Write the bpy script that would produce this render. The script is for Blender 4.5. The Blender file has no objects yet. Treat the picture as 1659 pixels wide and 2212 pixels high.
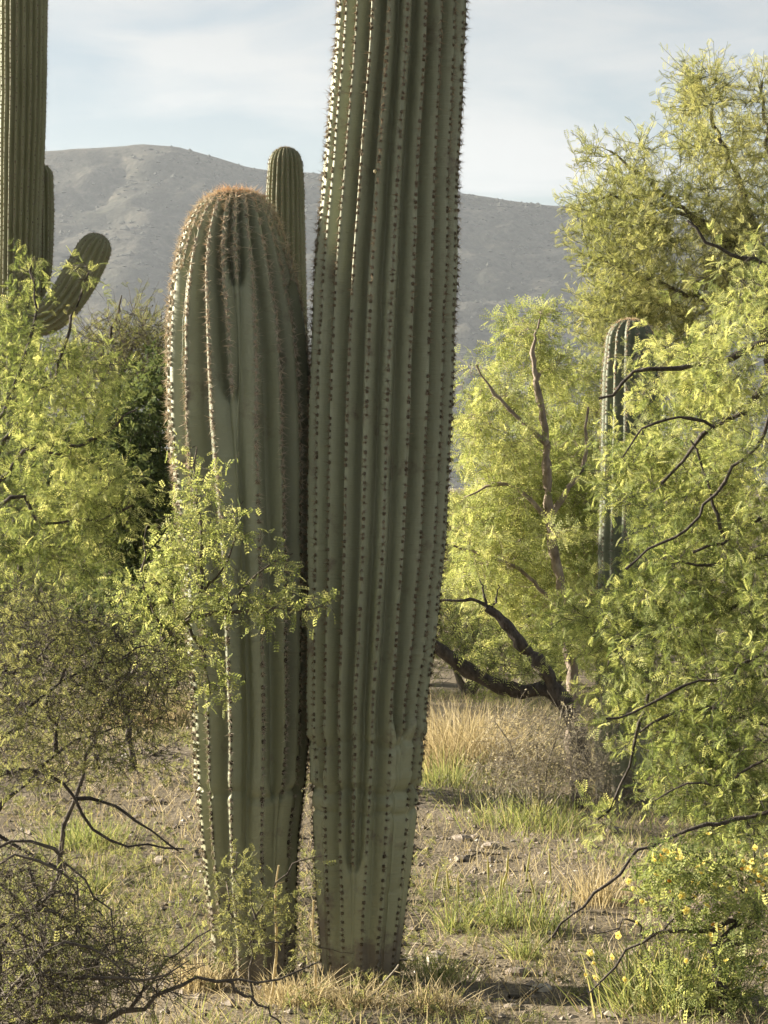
import bpy, math
import numpy as np
from mathutils import Vector

# ------------------------------------------------------------------ camera, sky, sun, exposure
scene = bpy.context.scene
COL = scene.collection
PW, PH, FPX, YH, CAMH = 1659.0, 2212.0, 5300.0, 1050.0, 1.6

cam_d = bpy.data.cameras.new('camera')
cam_d.sensor_fit = 'VERTICAL'
cam_d.sensor_height = 24.0
cam_d.lens = FPX / PH * 24.0
cam_d.shift_y = -(PH / 2 - YH) / PH
cam_d.clip_start = 0.05
cam_d.clip_end = 20000.0
cam = bpy.data.objects.new('camera', cam_d)
cam.location = (0, 0, CAMH)
cam.rotation_euler = (math.radians(90), 0, 0)
COL.objects.link(cam)
scene.camera = cam

SUN_AZ, SUN_EL = 70.0, 20.0          # degrees to the left of the view direction, above the horizon
saz, sel = math.radians(SUN_AZ), math.radians(SUN_EL)
SUN_DIR = Vector((-math.sin(saz) * math.cos(sel), math.cos(saz) * math.cos(sel), math.sin(sel)))

world = bpy.data.worlds.new('World')
scene.world = world
world.use_nodes = True
wn, wl = world.node_tree.nodes, world.node_tree.links
wn.clear()
w_out = wn.new('ShaderNodeOutputWorld')
w_bg = wn.new('ShaderNodeBackground')
w_bg.inputs['Strength'].default_value = 0.05
sky = wn.new('ShaderNodeTexSky')
sky.sky_type = 'NISHITA'
sky.sun_disc = False
sky.sun_elevation = sel
sky.sun_rotation = -saz
sky.altitude = 800
sky.air_density = 1.0
sky.dust_density = 1.0
sky.ozone_density = 1.0
# thin streaky cloud cover over the whole sky
tc = wn.new('ShaderNodeTexCoord')
sep = wn.new('ShaderNodeSeparateXYZ')
wl.new(tc.outputs['Generated'], sep.inputs[0])
def wmath(op, a, b=None):
    n = wn.new('ShaderNodeMath'); n.operation = op
    for i, v in enumerate((a, b)):
        if v is None: continue
        if isinstance(v, (int, float)): n.inputs[i].default_value = v
        else: wl.new(v, n.inputs[i])
    return n.outputs[0]
zden = wmath('ADD', wmath('MAXIMUM', sep.outputs['Z'], 0.0), 0.10)
cmb = wn.new('ShaderNodeCombineXYZ')
wl.new(wmath('DIVIDE', sep.outputs['X'], zden), cmb.inputs[0])
wl.new(wmath('MULTIPLY', wmath('DIVIDE', sep.outputs['Y'], zden), 1.0), cmb.inputs[1])
cn = wn.new('ShaderNodeTexNoise')
cn.inputs['Scale'].default_value = 1.9
cn.inputs['Detail'].default_value = 7
cn.inputs['Roughness'].default_value = 0.52
cn.inputs['Distortion'].default_value = 0.5
wl.new(cmb.outputs[0], cn.inputs['Vector'])
cr = wn.new('ShaderNodeValToRGB')
cr.color_ramp.elements[0].position = 0.42
cr.color_ramp.elements[0].color = (0.22, 0.22, 0.22, 1)
cr.color_ramp.elements[1].position = 0.62
cr.color_ramp.elements[1].color = (1, 1, 1, 1)
wl.new(cn.outputs['Fac'], cr.inputs[0])
# clouds take the brightness of the sky behind them, whitened
bw = wn.new('ShaderNodeRGBToBW'); wl.new(sky.outputs[0], bw.inputs[0])
gray = wn.new('ShaderNodeCombineColor')
for i, g in enumerate((1.36, 1.40, 1.42)):
    wl.new(wmath('ADD', wmath('MULTIPLY', bw.outputs[0], g * 0.46), g * 0.75), gray.inputs[i])
mixs = wn.new('ShaderNodeMix'); mixs.data_type = 'RGBA'
wl.new(cr.outputs[0], mixs.inputs[0])
veil = wn.new('ShaderNodeMix'); veil.data_type = 'RGBA'; veil.blend_type = 'MULTIPLY'; veil.inputs[0].default_value = 1.0
veil.inputs[7].default_value = (0.66, 0.61, 0.56, 1)
wl.new(sky.outputs[0], veil.inputs[6])
wl.new(veil.outputs[2], mixs.inputs[6]); wl.new(gray.outputs[0], mixs.inputs[7])
wl.new(mixs.outputs[2], w_bg.inputs['Color'])
wl.new(w_bg.outputs[0], w_out.inputs['Surface'])

sun_d = bpy.data.lights.new('sun', 'SUN')
sun_d.energy = 5.0
sun_d.angle = math.radians(0.6)
sun_d.color = (1.0, 0.90, 0.73)
sun = bpy.data.objects.new('sun', sun_d)
sun.rotation_euler = SUN_DIR.to_track_quat('Z', 'Y').to_euler()
sun.location = (-20, 10, 12)
COL.objects.link(sun)

vs = scene.view_settings
scene.display_settings.display_device = 'sRGB'
vs.view_transform = 'Standard'
vs.look = 'None'
vs.gamma = 1.0
vs.use_curve_mapping = False
vs.exposure = 2.0
scene.cycles.max_bounces = 4
scene.cycles.diffuse_bounces = 2
scene.cycles.transmission_bounces = 2
scene.cycles.volume_bounces = 0
scene.cycles.use_denoising = True
scene.cycles.use_adaptive_sampling = True
scene.cycles.adaptive_threshold = 0.02
scene.cycles.caustics_reflective = False
scene.cycles.caustics_refractive = False

# ------------------------------------------------------------------ helpers
def P(x, y, D):
    """the point D metres ahead seen at photo position (x, y) of the 1659 x 2212 view"""
    return np.array(((x - PW / 2) / FPX * D, D, CAMH - (y - YH) / FPX * D))

def unit(v):
    v = np.asarray(v, float)
    return v / (np.linalg.norm(v, axis=-1, keepdims=True) + 1e-12)

def hash2(ix, iy, seed):
    h = (ix.astype(np.int64) * 374761393 + iy.astype(np.int64) * 668265263 + seed * 1442695041) & 0x7fffffff
    h = ((h ^ (h >> 13)) * 1274126177) & 0x7fffffff
    return ((h ^ (h >> 16)) & 0xffff) / 65535.0

def vnoise(x, y, seed=0):
    x = np.asarray(x, float); y = np.asarray(y, float)
    ix, iy = np.floor(x), np.floor(y)
    fx, fy = x - ix, y - iy
    fx = fx * fx * (3 - 2 * fx); fy = fy * fy * (3 - 2 * fy)
    a, b = hash2(ix, iy, seed), hash2(ix + 1, iy, seed)
    c, d = hash2(ix, iy + 1, seed), hash2(ix + 1, iy + 1, seed)
    return (a * (1 - fx) + b * fx) * (1 - fy) + (c * (1 - fx) + d * fx) * fy

def fbm(x, y, seed=0, octs=5, gain=0.5):
    s, amp, tot = 0, 1.0, 0
    for o in range(octs):
        s = s + amp * vnoise(x * 2 ** o, y * 2 ** o, seed + o * 17); tot += amp; amp *= gain
    return s / tot

def mk(name, V, Fs, mat, parent=None, smooth=True, attrs=None):
    V = np.ascontiguousarray(V, np.float32).reshape(-1, 3)
    if parent is not None:
        V = V - np.array(parent.get('_org', (0, 0, 0)), np.float32)
    if not isinstance(Fs, (list, tuple)): Fs = [Fs]
    me = bpy.data.meshes.new(name)
    me.vertices.add(len(V)); me.vertices.foreach_set('co', V.ravel())
    li = np.concatenate([f.ravel() for f in Fs]).astype(np.int32)
    tot = np.concatenate([np.full(len(f), f.shape[1], np.int32) for f in Fs])
    st = np.concatenate([[0], np.cumsum(tot)[:-1]]).astype(np.int32)
    me.loops.add(len(li)); me.loops.foreach_set('vertex_index', li)
    me.polygons.add(len(tot)); me.polygons.foreach_set('loop_start', st)
    me.polygons.foreach_set('use_smooth', np.full(len(tot), bool(smooth)))
    if attrs:
        for k, a in attrs.items():
            at = me.attributes.new(k, 'FLOAT', 'POINT')
            at.data.foreach_set('value', np.ascontiguousarray(a, np.float32).ravel())
    me.update(calc_edges=True)
    me.materials.append(mat)
    o = bpy.data.objects.new(name, me)
    COL.objects.link(o)
    if parent is not None: o.parent = parent
    return o

def thing(name, label, cat, org, group=None):
    o = bpy.data.objects.new(name, None)
    o.empty_display_size = 0.1
    o.location = [float(c) for c in org]
    o['_org'] = [float(c) for c in org]
    o['label'] = label; o['category'] = cat
    if group: o['group'] = group
    COL.objects.link(o)
    return o

def tag(o, label=None, cat=None, group=None, kind=None):
    if label: o['label'] = label
    if cat: o['category'] = cat
    if group: o['group'] = group
    if kind: o['kind'] = kind
    return o

def smooth_curve(pts, n, jitter=0.0, rng=None):
    """Catmull-Rom through the points, resampled to n points"""
    pts = np.asarray(pts, float)
    if len(pts) == 2: pts = np.array([pts[0], (pts[0] + pts[1]) / 2, pts[1]])
    p = np.vstack([2 * pts[0] - pts[1], pts, 2 * pts[-1] - pts[-2]])
    out = []
    for i in range(1, len(p) - 2):
        t = np.linspace(0, 1, 12, endpoint=False)[:, None]
        a, b, c, d = p[i - 1], p[i], p[i + 1], p[i + 2]
        out.append(0.5 * ((2 * b) + (-a + c) * t + (2 * a - 5 * b + 4 * c - d) * t ** 2 + (-a + 3 * b - 3 * c + d) * t ** 3))
    out = np.vstack(out + [pts[-1:]])
    L = np.concatenate([[0], np.cumsum(np.linalg.norm(np.diff(out, axis=0), axis=1))])
    s = np.linspace(0, L[-1], n)
    q = np.stack([np.interp(s, L, out[:, k]) for k in range(3)], 1)
    if jitter and rng is not None:
        j = rng.normal(0, jitter, q.shape); j[0] = 0
        q = q + j
    return q

def tubes(paths, radii, sides=5):
    """paths (N,M,3), radii (N,M) -> verts, quads"""
    paths = np.asarray(paths, float); radii = np.asarray(radii, float)
    N, M, _ = paths.shape
    t = unit(np.gradient(paths, axis=1))
    ref = np.where(np.abs(t[..., 2:3]) > 0.9, np.array([1.0, 0, 0]), np.array([0, 0, 1.0]))
    u = unit(np.cross(t, ref)); v = np.cross(t, u)
    a = np.arange(sides) / sides * 2 * math.pi
    ring = (u[:, :, None, :] * np.cos(a)[None, None, :, None] + v[:, :, None, :] * np.sin(a)[None, None, :, None])
    V = paths[:, :, None, :] + ring * radii[:, :, None, None]
    idx = np.arange(N * M * sides).reshape(N, M, sides)
    a0 = idx[:, :-1, :]; b0 = np.roll(a0, -1, 2); a1 = idx[:, 1:, :]; b1 = np.roll(a1, -1, 2)
    F = np.stack([a0, b0, b1, a1], -1).reshape(-1, 4)
    return V.reshape(-1, 3), F

# ------------------------------------------------------------------ materials
def new_mat(name):
    m = bpy.data.materials.new(name); m.use_nodes = True
    nt = m.node_tree
    for n in list(nt.nodes): nt.nodes.remove(n)
    out = nt.nodes.new('ShaderNodeOutputMaterial')
    return m, nt, out

def N(nt, kind, **inp):
    n = nt.nodes.new(kind)
    for k, v in inp.items():
        if k in n.inputs: n.inputs[k].default_value = v
    return n

def ramp(nt, fac, stops):
    r = nt.nodes.new('ShaderNodeValToRGB')
    e = r.color_ramp.elements
    while len(e) < len(stops): e.new(0.5)
    for i, (p, c) in enumerate(stops):
        e[i].position = p; e[i].color = (*c, 1)
    nt.links.new(fac, r.inputs[0])
    return r.outputs[0]

def leaf_mat(name, stops, trans=0.5, rough=0.5, spec=0.3, tcol=(1.22, 1.16, 0.74)):
    m, nt, out = new_mat(name)
    at = nt.nodes.new('ShaderNodeAttribute'); at.attribute_name = 'rnd'
    col = ramp(nt, at.outputs['Fac'], stops)
    p = N(nt, 'ShaderNodeBsdfDiffuse')
    nt.links.new(col, p.inputs['Color'])
    tr = nt.nodes.new('ShaderNodeBsdfTranslucent')
    mul = nt.nodes.new('ShaderNodeMix'); mul.data_type = 'RGBA'; mul.blend_type = 'MULTIPLY'
    mul.inputs[0].default_value = 1.0
    mul.inputs[7].default_value = (*tcol, 1)
    nt.links.new(col, mul.inputs[6]); nt.links.new(mul.outputs[2], tr.inputs['Color'])
    mx = nt.nodes.new('ShaderNodeMixShader'); mx.inputs[0].default_value = trans
    nt.links.new(p.outputs[0], mx.inputs[1]); nt.links.new(tr.outputs[0], mx.inputs[2])
    nt.links.new(mx.outputs[0], out.inputs['Surface'])
    return m

def noise_mat(name, stops, scale=8.0, detail=6, rough=0.8, bump=0.3, bscale=60.0, stretch=(1, 1, 1), bdist=0.01, spec=0.3):
    m, nt, out = new_mat(name)
    tcn = nt.nodes.new('ShaderNodeTexCoord')
    mp = nt.nodes.new('ShaderNodeMapping'); mp.inputs['Scale'].default_value = stretch
    nt.links.new(tcn.outputs['Object'], mp.inputs['Vector'])
    n1 = N(nt, 'ShaderNodeTexNoise', Scale=scale, Detail=detail, Roughness=0.6)
    nt.links.new(mp.outputs[0], n1.inputs['Vector'])
    col = ramp(nt, n1.outputs['Fac'], stops)
    p = N(nt, 'ShaderNodeBsdfPrincipled', Roughness=rough)
    p.inputs['Specular IOR Level'].default_value = spec
    nt.links.new(col, p.inputs['Base Color'])
    n2 = N(nt, 'ShaderNodeTexNoise', Scale=bscale, Detail=5)
    nt.links.new(mp.outputs[0], n2.inputs['Vector'])
    b = N(nt, 'ShaderNodeBump', Strength=bump, Distance=bdist)
    nt.links.new(n2.outputs['Fac'], b.inputs['Height']); nt.links.new(b.outputs[0], p.inputs['Normal'])
    nt.links.new(p.outputs[0], out.inputs['Surface'])
    return m

def stem_mat(name, green, pale, cork=0.34, bands=1.0):
    """waxy saguaro skin: mottled grey green, faint growth wrinkles, corky brown foot"""
    m, nt, out = new_mat(name)
    tcn = nt.nodes.new('ShaderNodeTexCoord')
    n1 = N(nt, 'ShaderNodeTexNoise', Scale=5.0, Detail=6, Roughness=0.62)
    mp = nt.nodes.new('ShaderNodeMapping'); mp.inputs['Scale'].default_value = (1, 1, 0.45)
    nt.links.new(tcn.outputs['Object'], mp.inputs['Vector']); nt.links.new(mp.outputs[0], n1.inputs['Vector'])
    base = ramp(nt, n1.outputs['Fac'], [(0.3, green), (0.72, pale)])
    # fine horizontal wrinkles and scars
    n2 = N(nt, 'ShaderNodeTexNoise', Scale=9.0, Detail=5, Roughness=0.7)
    mp2 = nt.nodes.new('ShaderNodeMapping'); mp2.inputs['Scale'].default_value = (0.7, 0.7, 5.0)
    nt.links.new(tcn.outputs['Object'], mp2.inputs['Vector']); nt.links.new(mp2.outputs[0], n2.inputs['Vector'])
    sc = ramp(nt, n2.outputs['Fac'], [(0.60, (0, 0, 0)), (0.78, (1, 1, 1))])
    m1 = nt.nodes.new('ShaderNodeMix'); m1.data_type = 'RGBA'
    m1.inputs[7].default_value = (0.20, 0.185, 0.115, 1)
    sf = nt.nodes.new('ShaderNodeMath'); sf.operation = 'MULTIPLY'; sf.inputs[1].default_value = 0.65
    nt.links.new(sc, sf.inputs[0]); nt.links.new(sf.outputs[0], m1.inputs[0]); nt.links.new(base, m1.inputs[6])
    # older yellowish skin low down, blotchy
    sp0 = nt.nodes.new('ShaderNodeSeparateXYZ'); nt.links.new(tcn.outputs['Object'], sp0.inputs[0])
    n0 = N(nt, 'ShaderNodeTexNoise', Scale=4.0, Detail=5, Roughness=0.6); nt.links.new(tcn.outputs['Object'], n0.inputs['Vector'])
    r0 = nt.nodes.new('ShaderNodeMapRange'); r0.inputs[1].default_value = 0.25; r0.inputs[2].default_value = 1.1
    r0.inputs[3].default_value = 0.75; r0.inputs[4].default_value = 0.0
    nt.links.new(sp0.outputs['Z'], r0.inputs[0])
    a0 = nt.nodes.new('ShaderNodeMath'); a0.operation = 'MULTIPLY'; nt.links.new(r0.outputs[0], a0.inputs[0]); nt.links.new(ramp(nt, n0.outputs['Fac'], [(0.3, (0.4, 0.4, 0.4)), (0.65, (1, 1, 1))]), a0.inputs[1])
    m0 = nt.nodes.new('ShaderNodeMix'); m0.data_type = 'RGBA'; m0.inputs[7].default_value = (0.300, 0.295, 0.165, 1)
    nt.links.new(a0.outputs[0], m0.inputs[0]); nt.links.new(m1.outputs[2], m0.inputs[6])
    # pale scabs
    n4 = N(nt, 'ShaderNodeTexNoise', Scale=34.0, Detail=4, Roughness=0.6); nt.links.new(tcn.outputs['Object'], n4.inputs['Vector'])
    f4 = ramp(nt, n4.outputs['Fac'], [(0.66, (0, 0, 0)), (0.74, (0.55, 0.55, 0.55))])
    m4 = nt.nodes.new('ShaderNodeMix'); m4.data_type = 'RGBA'; m4.inputs[7].default_value = (0.27, 0.235, 0.175, 1)
    nt.links.new(f4, m4.inputs[0]); nt.links.new(m0.outputs[2], m4.inputs[6])
    # corky bark at the foot
    sp = nt.nodes.new('ShaderNodeSeparateXYZ'); nt.links.new(tcn.outputs['Object'], sp.inputs[0])
    n3 = N(nt, 'ShaderNodeTexNoise', Scale=7.0, Detail=8, Roughness=0.7)
    nt.links.new(tcn.outputs['Object'], n3.inputs['Vector'])
    mr = nt.nodes.new('ShaderNodeMapRange')
    mr.inputs[1].default_value = 0.0; mr.inputs[2].default_value = cork
    mr.inputs[3].default_value = 0.60; mr.inputs[4].default_value = 0.0
    nt.links.new(sp.outputs['Z'], mr.inputs[0])
    ad = nt.nodes.new('ShaderNodeMath'); ad.operation = 'ADD'; nt.links.new(mr.outputs[0], ad.inputs[0])
    n3m = nt.nodes.new('ShaderNodeMath'); n3m.operation = 'MULTIPLY'; n3m.inputs[1].default_value = 2.4
    nt.links.new(n3.outputs['Fac'], n3m.inputs[0]); nt.links.new(n3m.outputs[0], ad.inputs[1])
    cs = nt.nodes.new('ShaderNodeMath'); cs.operation = 'MULTIPLY'; cs.inputs[1].default_value = 0.5
    nt.links.new(ad.outputs[0], cs.inputs[0])
    cf = ramp(nt, cs.outputs[0], [(0.70, (0, 0, 0)), (0.84, (0.95, 0.95, 0.95))])
    m2 = nt.nodes.new('ShaderNodeMix'); m2.data_type = 'RGBA'
    m2.inputs[7].default_value = (0.165, 0.138, 0.105, 1)
    nt.links.new(cf, m2.inputs[0]); nt.links.new(m4.outputs[2], m2.inputs[6])
    p = N(nt, 'ShaderNodeBsdfPrincipled', Roughness=0.55)
    p.inputs['Specular IOR Level'].default_value = 0.35
    nt.links.new(m2.outputs[2], p.inputs['Base Color'])
    bp = N(nt, 'ShaderNodeBump', Strength=0.6, Distance=0.008)
    nt.links.new(n2.outputs['Fac'], bp.inputs['Height']); nt.links.new(bp.outputs[0], p.inputs['Normal'])
    nt.links.new(p.outputs[0], out.inputs['Surface'])
    return m

M_stem_main = stem_mat('saguaro_skin', (0.224, 0.238, 0.158), (0.298, 0.314, 0.220))
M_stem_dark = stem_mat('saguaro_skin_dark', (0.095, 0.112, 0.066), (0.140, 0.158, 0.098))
M_stem_far = stem_mat('saguaro_skin_far', (0.170, 0.172, 0.088), (0.235, 0.234, 0.134))
M_areole = leaf_mat('areole_felt', [(0.0, (0.045, 0.037, 0.028)), (0.5, (0.17, 0.145, 0.105)), (1.0, (0.42, 0.37, 0.29))], 0.1)
M_areole_pale = M_areole
M_spine = leaf_mat('spine_grey', [(0.0, (0.085, 0.070, 0.055)), (0.6, (0.26, 0.21, 0.15)), (1.0, (0.48, 0.40, 0.28))], 0.3, 0.5, 0.3, (1.2, 1.05, 0.8))
M_spine_young = leaf_mat('spine_young', [(0.0, (0.36, 0.32, 0.26)), (0.5, (0.58, 0.52, 0.43)), (0.8, (0.72, 0.62, 0.47)), (1.0, (0.78, 0.54, 0.36))], 0.35, 0.5, 0.3, (1.1, 1.0, 0.85))
M_bark = noise_mat('mesquite_bark', [(0.3, (0.030, 0.025, 0.021)), (0.55, (0.075, 0.062, 0.052)), (0.8, (0.16, 0.135, 0.11))], 45, bump=0.9, bscale=120, stretch=(1, 1, 0.4))
M_bark_red = noise_mat('palo_verde_bark', [(0.3, (0.13, 0.10, 0.075)), (0.55, (0.26, 0.21, 0.165)), (0.8, (0.40, 0.34, 0.27))], 26, bump=0.7, bscale=70, stretch=(1, 1, 0.5))
M_bark_grey = noise_mat('grey_bark', [(0.3, (0.055, 0.046, 0.037)), (0.7, (0.15, 0.125, 0.095))], 30, bump=0.6, bscale=90)
M_twig_green = noise_mat('green_twig', [(0.3, (0.085, 0.092, 0.034)), (0.7, (0.15, 0.15, 0.06))], 20)
M_twig_dry = noise_mat('dry_twig', [(0.3, (0.15, 0.13, 0.095)), (0.7, (0.30, 0.265, 0.20))], 20)
M_leaf_mesq = leaf_mat('leaf_mesquite', [(0.0, (0.110, 0.150, 0.060)), (0.5, (0.320, 0.370, 0.155)), (1.0, (0.600, 0.610, 0.320))])
M_leaf_pale = leaf_mat('leaf_palo_verde', [(0.0, (0.225, 0.255, 0.110)), (0.5, (0.340, 0.360, 0.170)), (1.0, (0.470, 0.460, 0.250))])
M_leaf_mid = leaf_mat('leaf_mid_tree', [(0.0, (0.140, 0.180, 0.070)), (0.5, (0.320, 0.368, 0.158)), (1.0, (0.530, 0.540, 0.290))])
M_leaf_dark = leaf_mat('leaf_dark', [(0.0, (0.055, 0.078, 0.038)), (0.5, (0.110, 0.142, 0.068)), (1.0, (0.190, 0.220, 0.105))], 0.4)
M_leaf_olive = leaf_mat('leaf_olive', [(0.0, (0.125, 0.145, 0.070)), (0.5, (0.205, 0.220, 0.110)), (1.0, (0.310, 0.310, 0.165))])
M_far_scrub = noise_mat('far_scrub', [(0.3, (0.010, 0.013, 0.008)), (0.7, (0.022, 0.025, 0.015))], 0.05, bump=0.0)
M_petal = leaf_mat('petal_yellow', [(0.0, (0.80, 0.60, 0.12)), (0.5, (0.86, 0.75, 0.24)), (1.0, (0.90, 0.82, 0.40))], 0.4, 0.5, 0.2, (1.05, 1.0, 0.8))
M_petal_old = leaf_mat('petal_orange', [(0.0, (0.70, 0.33, 0.06)), (1.0, (0.74, 0.45, 0.10))], 0.4, 0.5, 0.2, (1.05, 1.0, 0.8))
M_straw = leaf_mat('straw', [(0.0, (0.27, 0.22, 0.135)), (0.5, (0.46, 0.39, 0.25)), (1.0, (0.66, 0.58, 0.40))], 0.4, 0.6, 0.2, (1.1, 1.05, 0.85))
M_grass = leaf_mat('grass_green', [(0.0, (0.14, 0.18, 0.075)), (0.5, (0.27, 0.31, 0.135)), (0.85, (0.40, 0.40, 0.20)), (1.0, (0.50, 0.45, 0.27))], 0.45)
M_seed = leaf_mat('seed_pale', [(0.0, (0.38, 0.33, 0.20)), (1.0, (0.62, 0.57, 0.40))], 0.4, 0.6, 0.2, (1.1, 1.05, 0.9))

def stone_mat():
    m, nt, out = new_mat('gravel_stone')
    at = nt.nodes.new('ShaderNodeAttribute'); at.attribute_name = 'rnd'
    col = ramp(nt, at.outputs['Fac'], [(0.0, (0.10, 0.08, 0.065)), (0.4, (0.20, 0.165, 0.135)), (0.8, (0.30, 0.26, 0.22)), (1.0, (0.50, 0.47, 0.42))])
    tcn = nt.nodes.new('ShaderNodeTexCoord')
    n1 = N(nt, 'ShaderNodeTexNoise', Scale=40.0, Detail=5)
    nt.links.new(tcn.outputs['Object'], n1.inputs['Vector'])
    mx = nt.nodes.new('ShaderNodeMix'); mx.data_type = 'RGBA'; mx.blend_type = 'MULTIPLY'; mx.inputs[0].default_value = 0.6
    nt.links.new(col, mx.inputs[6])
    nt.links.new(ramp(nt, n1.outputs['Fac'], [(0.3, (0.55, 0.55, 0.55)), (0.7, (1.3, 1.25, 1.2))]), mx.inputs[7])
    p = N(nt, 'ShaderNodeBsdfPrincipled', Roughness=0.85)
    nt.links.new(mx.outputs[2], p.inputs['Base Color'])
    nt.links.new(p.outputs[0], out.inputs['Surface'])
    return m
M_stone = stone_mat()

def ground_mat():
    m, nt, out = new_mat('desert_soil')
    tcn = nt.nodes.new('ShaderNodeTexCoord')
    n1 = N(nt, 'ShaderNodeTexNoise', Scale=0.9, Detail=8, Roughness=0.65)
    n2 = N(nt, 'ShaderNodeTexNoise', Scale=22.0, Detail=8, Roughness=0.7)
    v = N(nt, 'ShaderNodeTexVoronoi', Scale=55.0)
    for n in (n1, n2, v): nt.links.new(tcn.outputs['Object'], n.inputs['Vector'])
    c1 = ramp(nt, n1.outputs['Fac'], [(0.3, (0.128, 0.107, 0.079)), (0.55, (0.182, 0.154, 0.114)), (0.75, (0.245, 0.208, 0.152))])
    c2 = ramp(nt, n2.outputs['Fac'], [(0.25, (0.55, 0.54, 0.52)), (0.5, (0.95, 0.95, 0.95)), (0.75, (1.45, 1.40, 1.32))])
    mx = nt.nodes.new('ShaderNodeMix'); mx.data_type = 'RGBA'; mx.blend_type = 'MULTIPLY'; mx.inputs[0].default_value = 1.0
    nt.links.new(c1, mx.inputs[6]); nt.links.new(c2, mx.inputs[7])
    p = N(nt, 'ShaderNodeBsdfPrincipled', Roughness=0.95)
    p.inputs['Specular IOR Level'].default_value = 0.1
    nt.links.new(mx.outputs[2], p.inputs['Base Color'])
    b1 = N(nt, 'ShaderNodeBump', Strength=0.6, Distance=0.02); nt.links.new(n2.outputs['Fac'], b1.inputs['Height'])
    b2 = N(nt, 'ShaderNodeBump', Strength=0.5, Distance=0.008); nt.links.new(v.outputs['Distance'], b2.inputs['Height'])
    nt.links.new(b1.outputs[0], b2.inputs['Normal']); nt.links.new(b2.outputs[0], p.inputs['Normal'])
    nt.links.new(p.outputs[0], out.inputs['Surface'])
    return m
M_ground = ground_mat()

def mountain_mat():
    m, nt, out = new_mat('mountain_scrub_rock')
    tcn = nt.nodes.new('ShaderNodeTexCoord')
    n1 = N(nt, 'ShaderNodeTexNoise', Scale=0.012, Detail=8, Roughness=0.65)
    n2 = N(nt, 'ShaderNodeTexNoise', Scale=0.10, Detail=4, Roughness=0.6)
    n3 = N(nt, 'ShaderNodeTexVoronoi', Scale=0.13)
    for n in (n1, n2, n3): nt.links.new(tcn.outputs['Object'], n.inputs['Vector'])
    c1 = ramp(nt, n1.outputs['Fac'], [(0.30, (0.032, 0.034, 0.024)), (0.52, (0.060, 0.056, 0.044)), (0.66, (0.076, 0.071, 0.058)), (0.80, (0.115, 0.104, 0.088))])
    c2 = ramp(nt, n3.outputs['Distance'], [(0.16, (0.28, 0.33, 0.24)), (0.42, (1, 1, 1))])
    mx = nt.nodes.new('ShaderNodeMix'); mx.data_type = 'RGBA'; mx.blend_type = 'MULTIPLY'
    nt.links.new(ramp(nt, n2.outputs['Fac'], [(0.4, (0.2, 0.2, 0.2)), (0.6, (1, 1, 1))]), mx.inputs[0])
    nt.links.new(c1, mx.inputs[6]); nt.links.new(c2, mx.inputs[7])
    n5 = N(nt, 'ShaderNodeTexNoise', Scale=0.055, Detail=7, Roughness=0.75); nt.links.new(tcn.outputs['Object'], n5.inputs['Vector'])
    m5 = nt.nodes.new('ShaderNodeMix'); m5.data_type = 'RGBA'; m5.blend_type = 'MULTIPLY'; m5.inputs[0].default_value = 1.0
    nt.links.new(mx.outputs[2], m5.inputs[6]); nt.links.new(ramp(nt, n5.outputs['Fac'], [(0.36, (0.35, 0.36, 0.36)), (0.52, (0.9, 0.9, 0.9)), (0.66, (1.9, 1.8, 1.7))]), m5.inputs[7])
    p = N(nt, 'ShaderNodeBsdfPrincipled', Roughness=0.95)
    p.inputs['Specular IOR Level'].default_value = 0.1
    nt.links.new(m5.outputs[2], p.inputs['Base Color'])
    b = N(nt, 'ShaderNodeBump', Strength=0.8, Distance=3.0); nt.links.new(n2.outputs['Fac'], b.inputs['Height'])
    nt.links.new(b.outputs[0], p.inputs['Normal'])
    nt.links.new(p.outputs[0], out.inputs['Surface'])
    return m
M_mountain = mountain_mat()

# ------------------------------------------------------------------ ground
def gh(x, y):
    x = np.asarray(x, float); y = np.asarray(y, float)
    near = np.exp(-((x / 14) ** 2 + ((y - 9) / 16) ** 2))
    h = (fbm(x * 0.35 + 3, y * 0.35 + 9, 5, 3) - 0.5) * 0.10
    h = h + (fbm(x * 2.3, y * 2.3, 11, 4) - 0.5) * 0.05 + (vnoise(x * 14, y * 14, 31) - 0.5) * 0.012
    return h * near

def spread(dense, lo, hi, n, start):
    g = start * np.power(hi / start, np.linspace(0, 1, n))
    return g
xs = np.concatenate([-(3.4 + spread(0, 0, 2890, 34, 0.06))[::-1], np.linspace(-3.4, 3.4, 150), 3.4 + spread(0, 0, 2890, 34, 0.06)])
ys = np.concatenate([5.0 - spread(0, 0, 2890, 28, 0.06)[::-1], np.linspace(5.0, 16.0, 210), 16.0 + spread(0, 0, 2890, 40, 0.06)])
GX, GY = np.meshgrid(xs, ys)
GZ = gh(GX, GY)
gi = np.arange(GX.size).reshape(GX.shape)
GF = np.stack([gi[:-1, :-1], gi[:-1, 1:], gi[1:, 1:], gi[1:, :-1]], -1).reshape(-1, 4)
ground = mk('ground', np.stack([GX, GY, GZ], -1), GF, M_ground)
tag(ground, 'bare stony desert soil with scattered gravel', 'ground', kind='structure')

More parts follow.
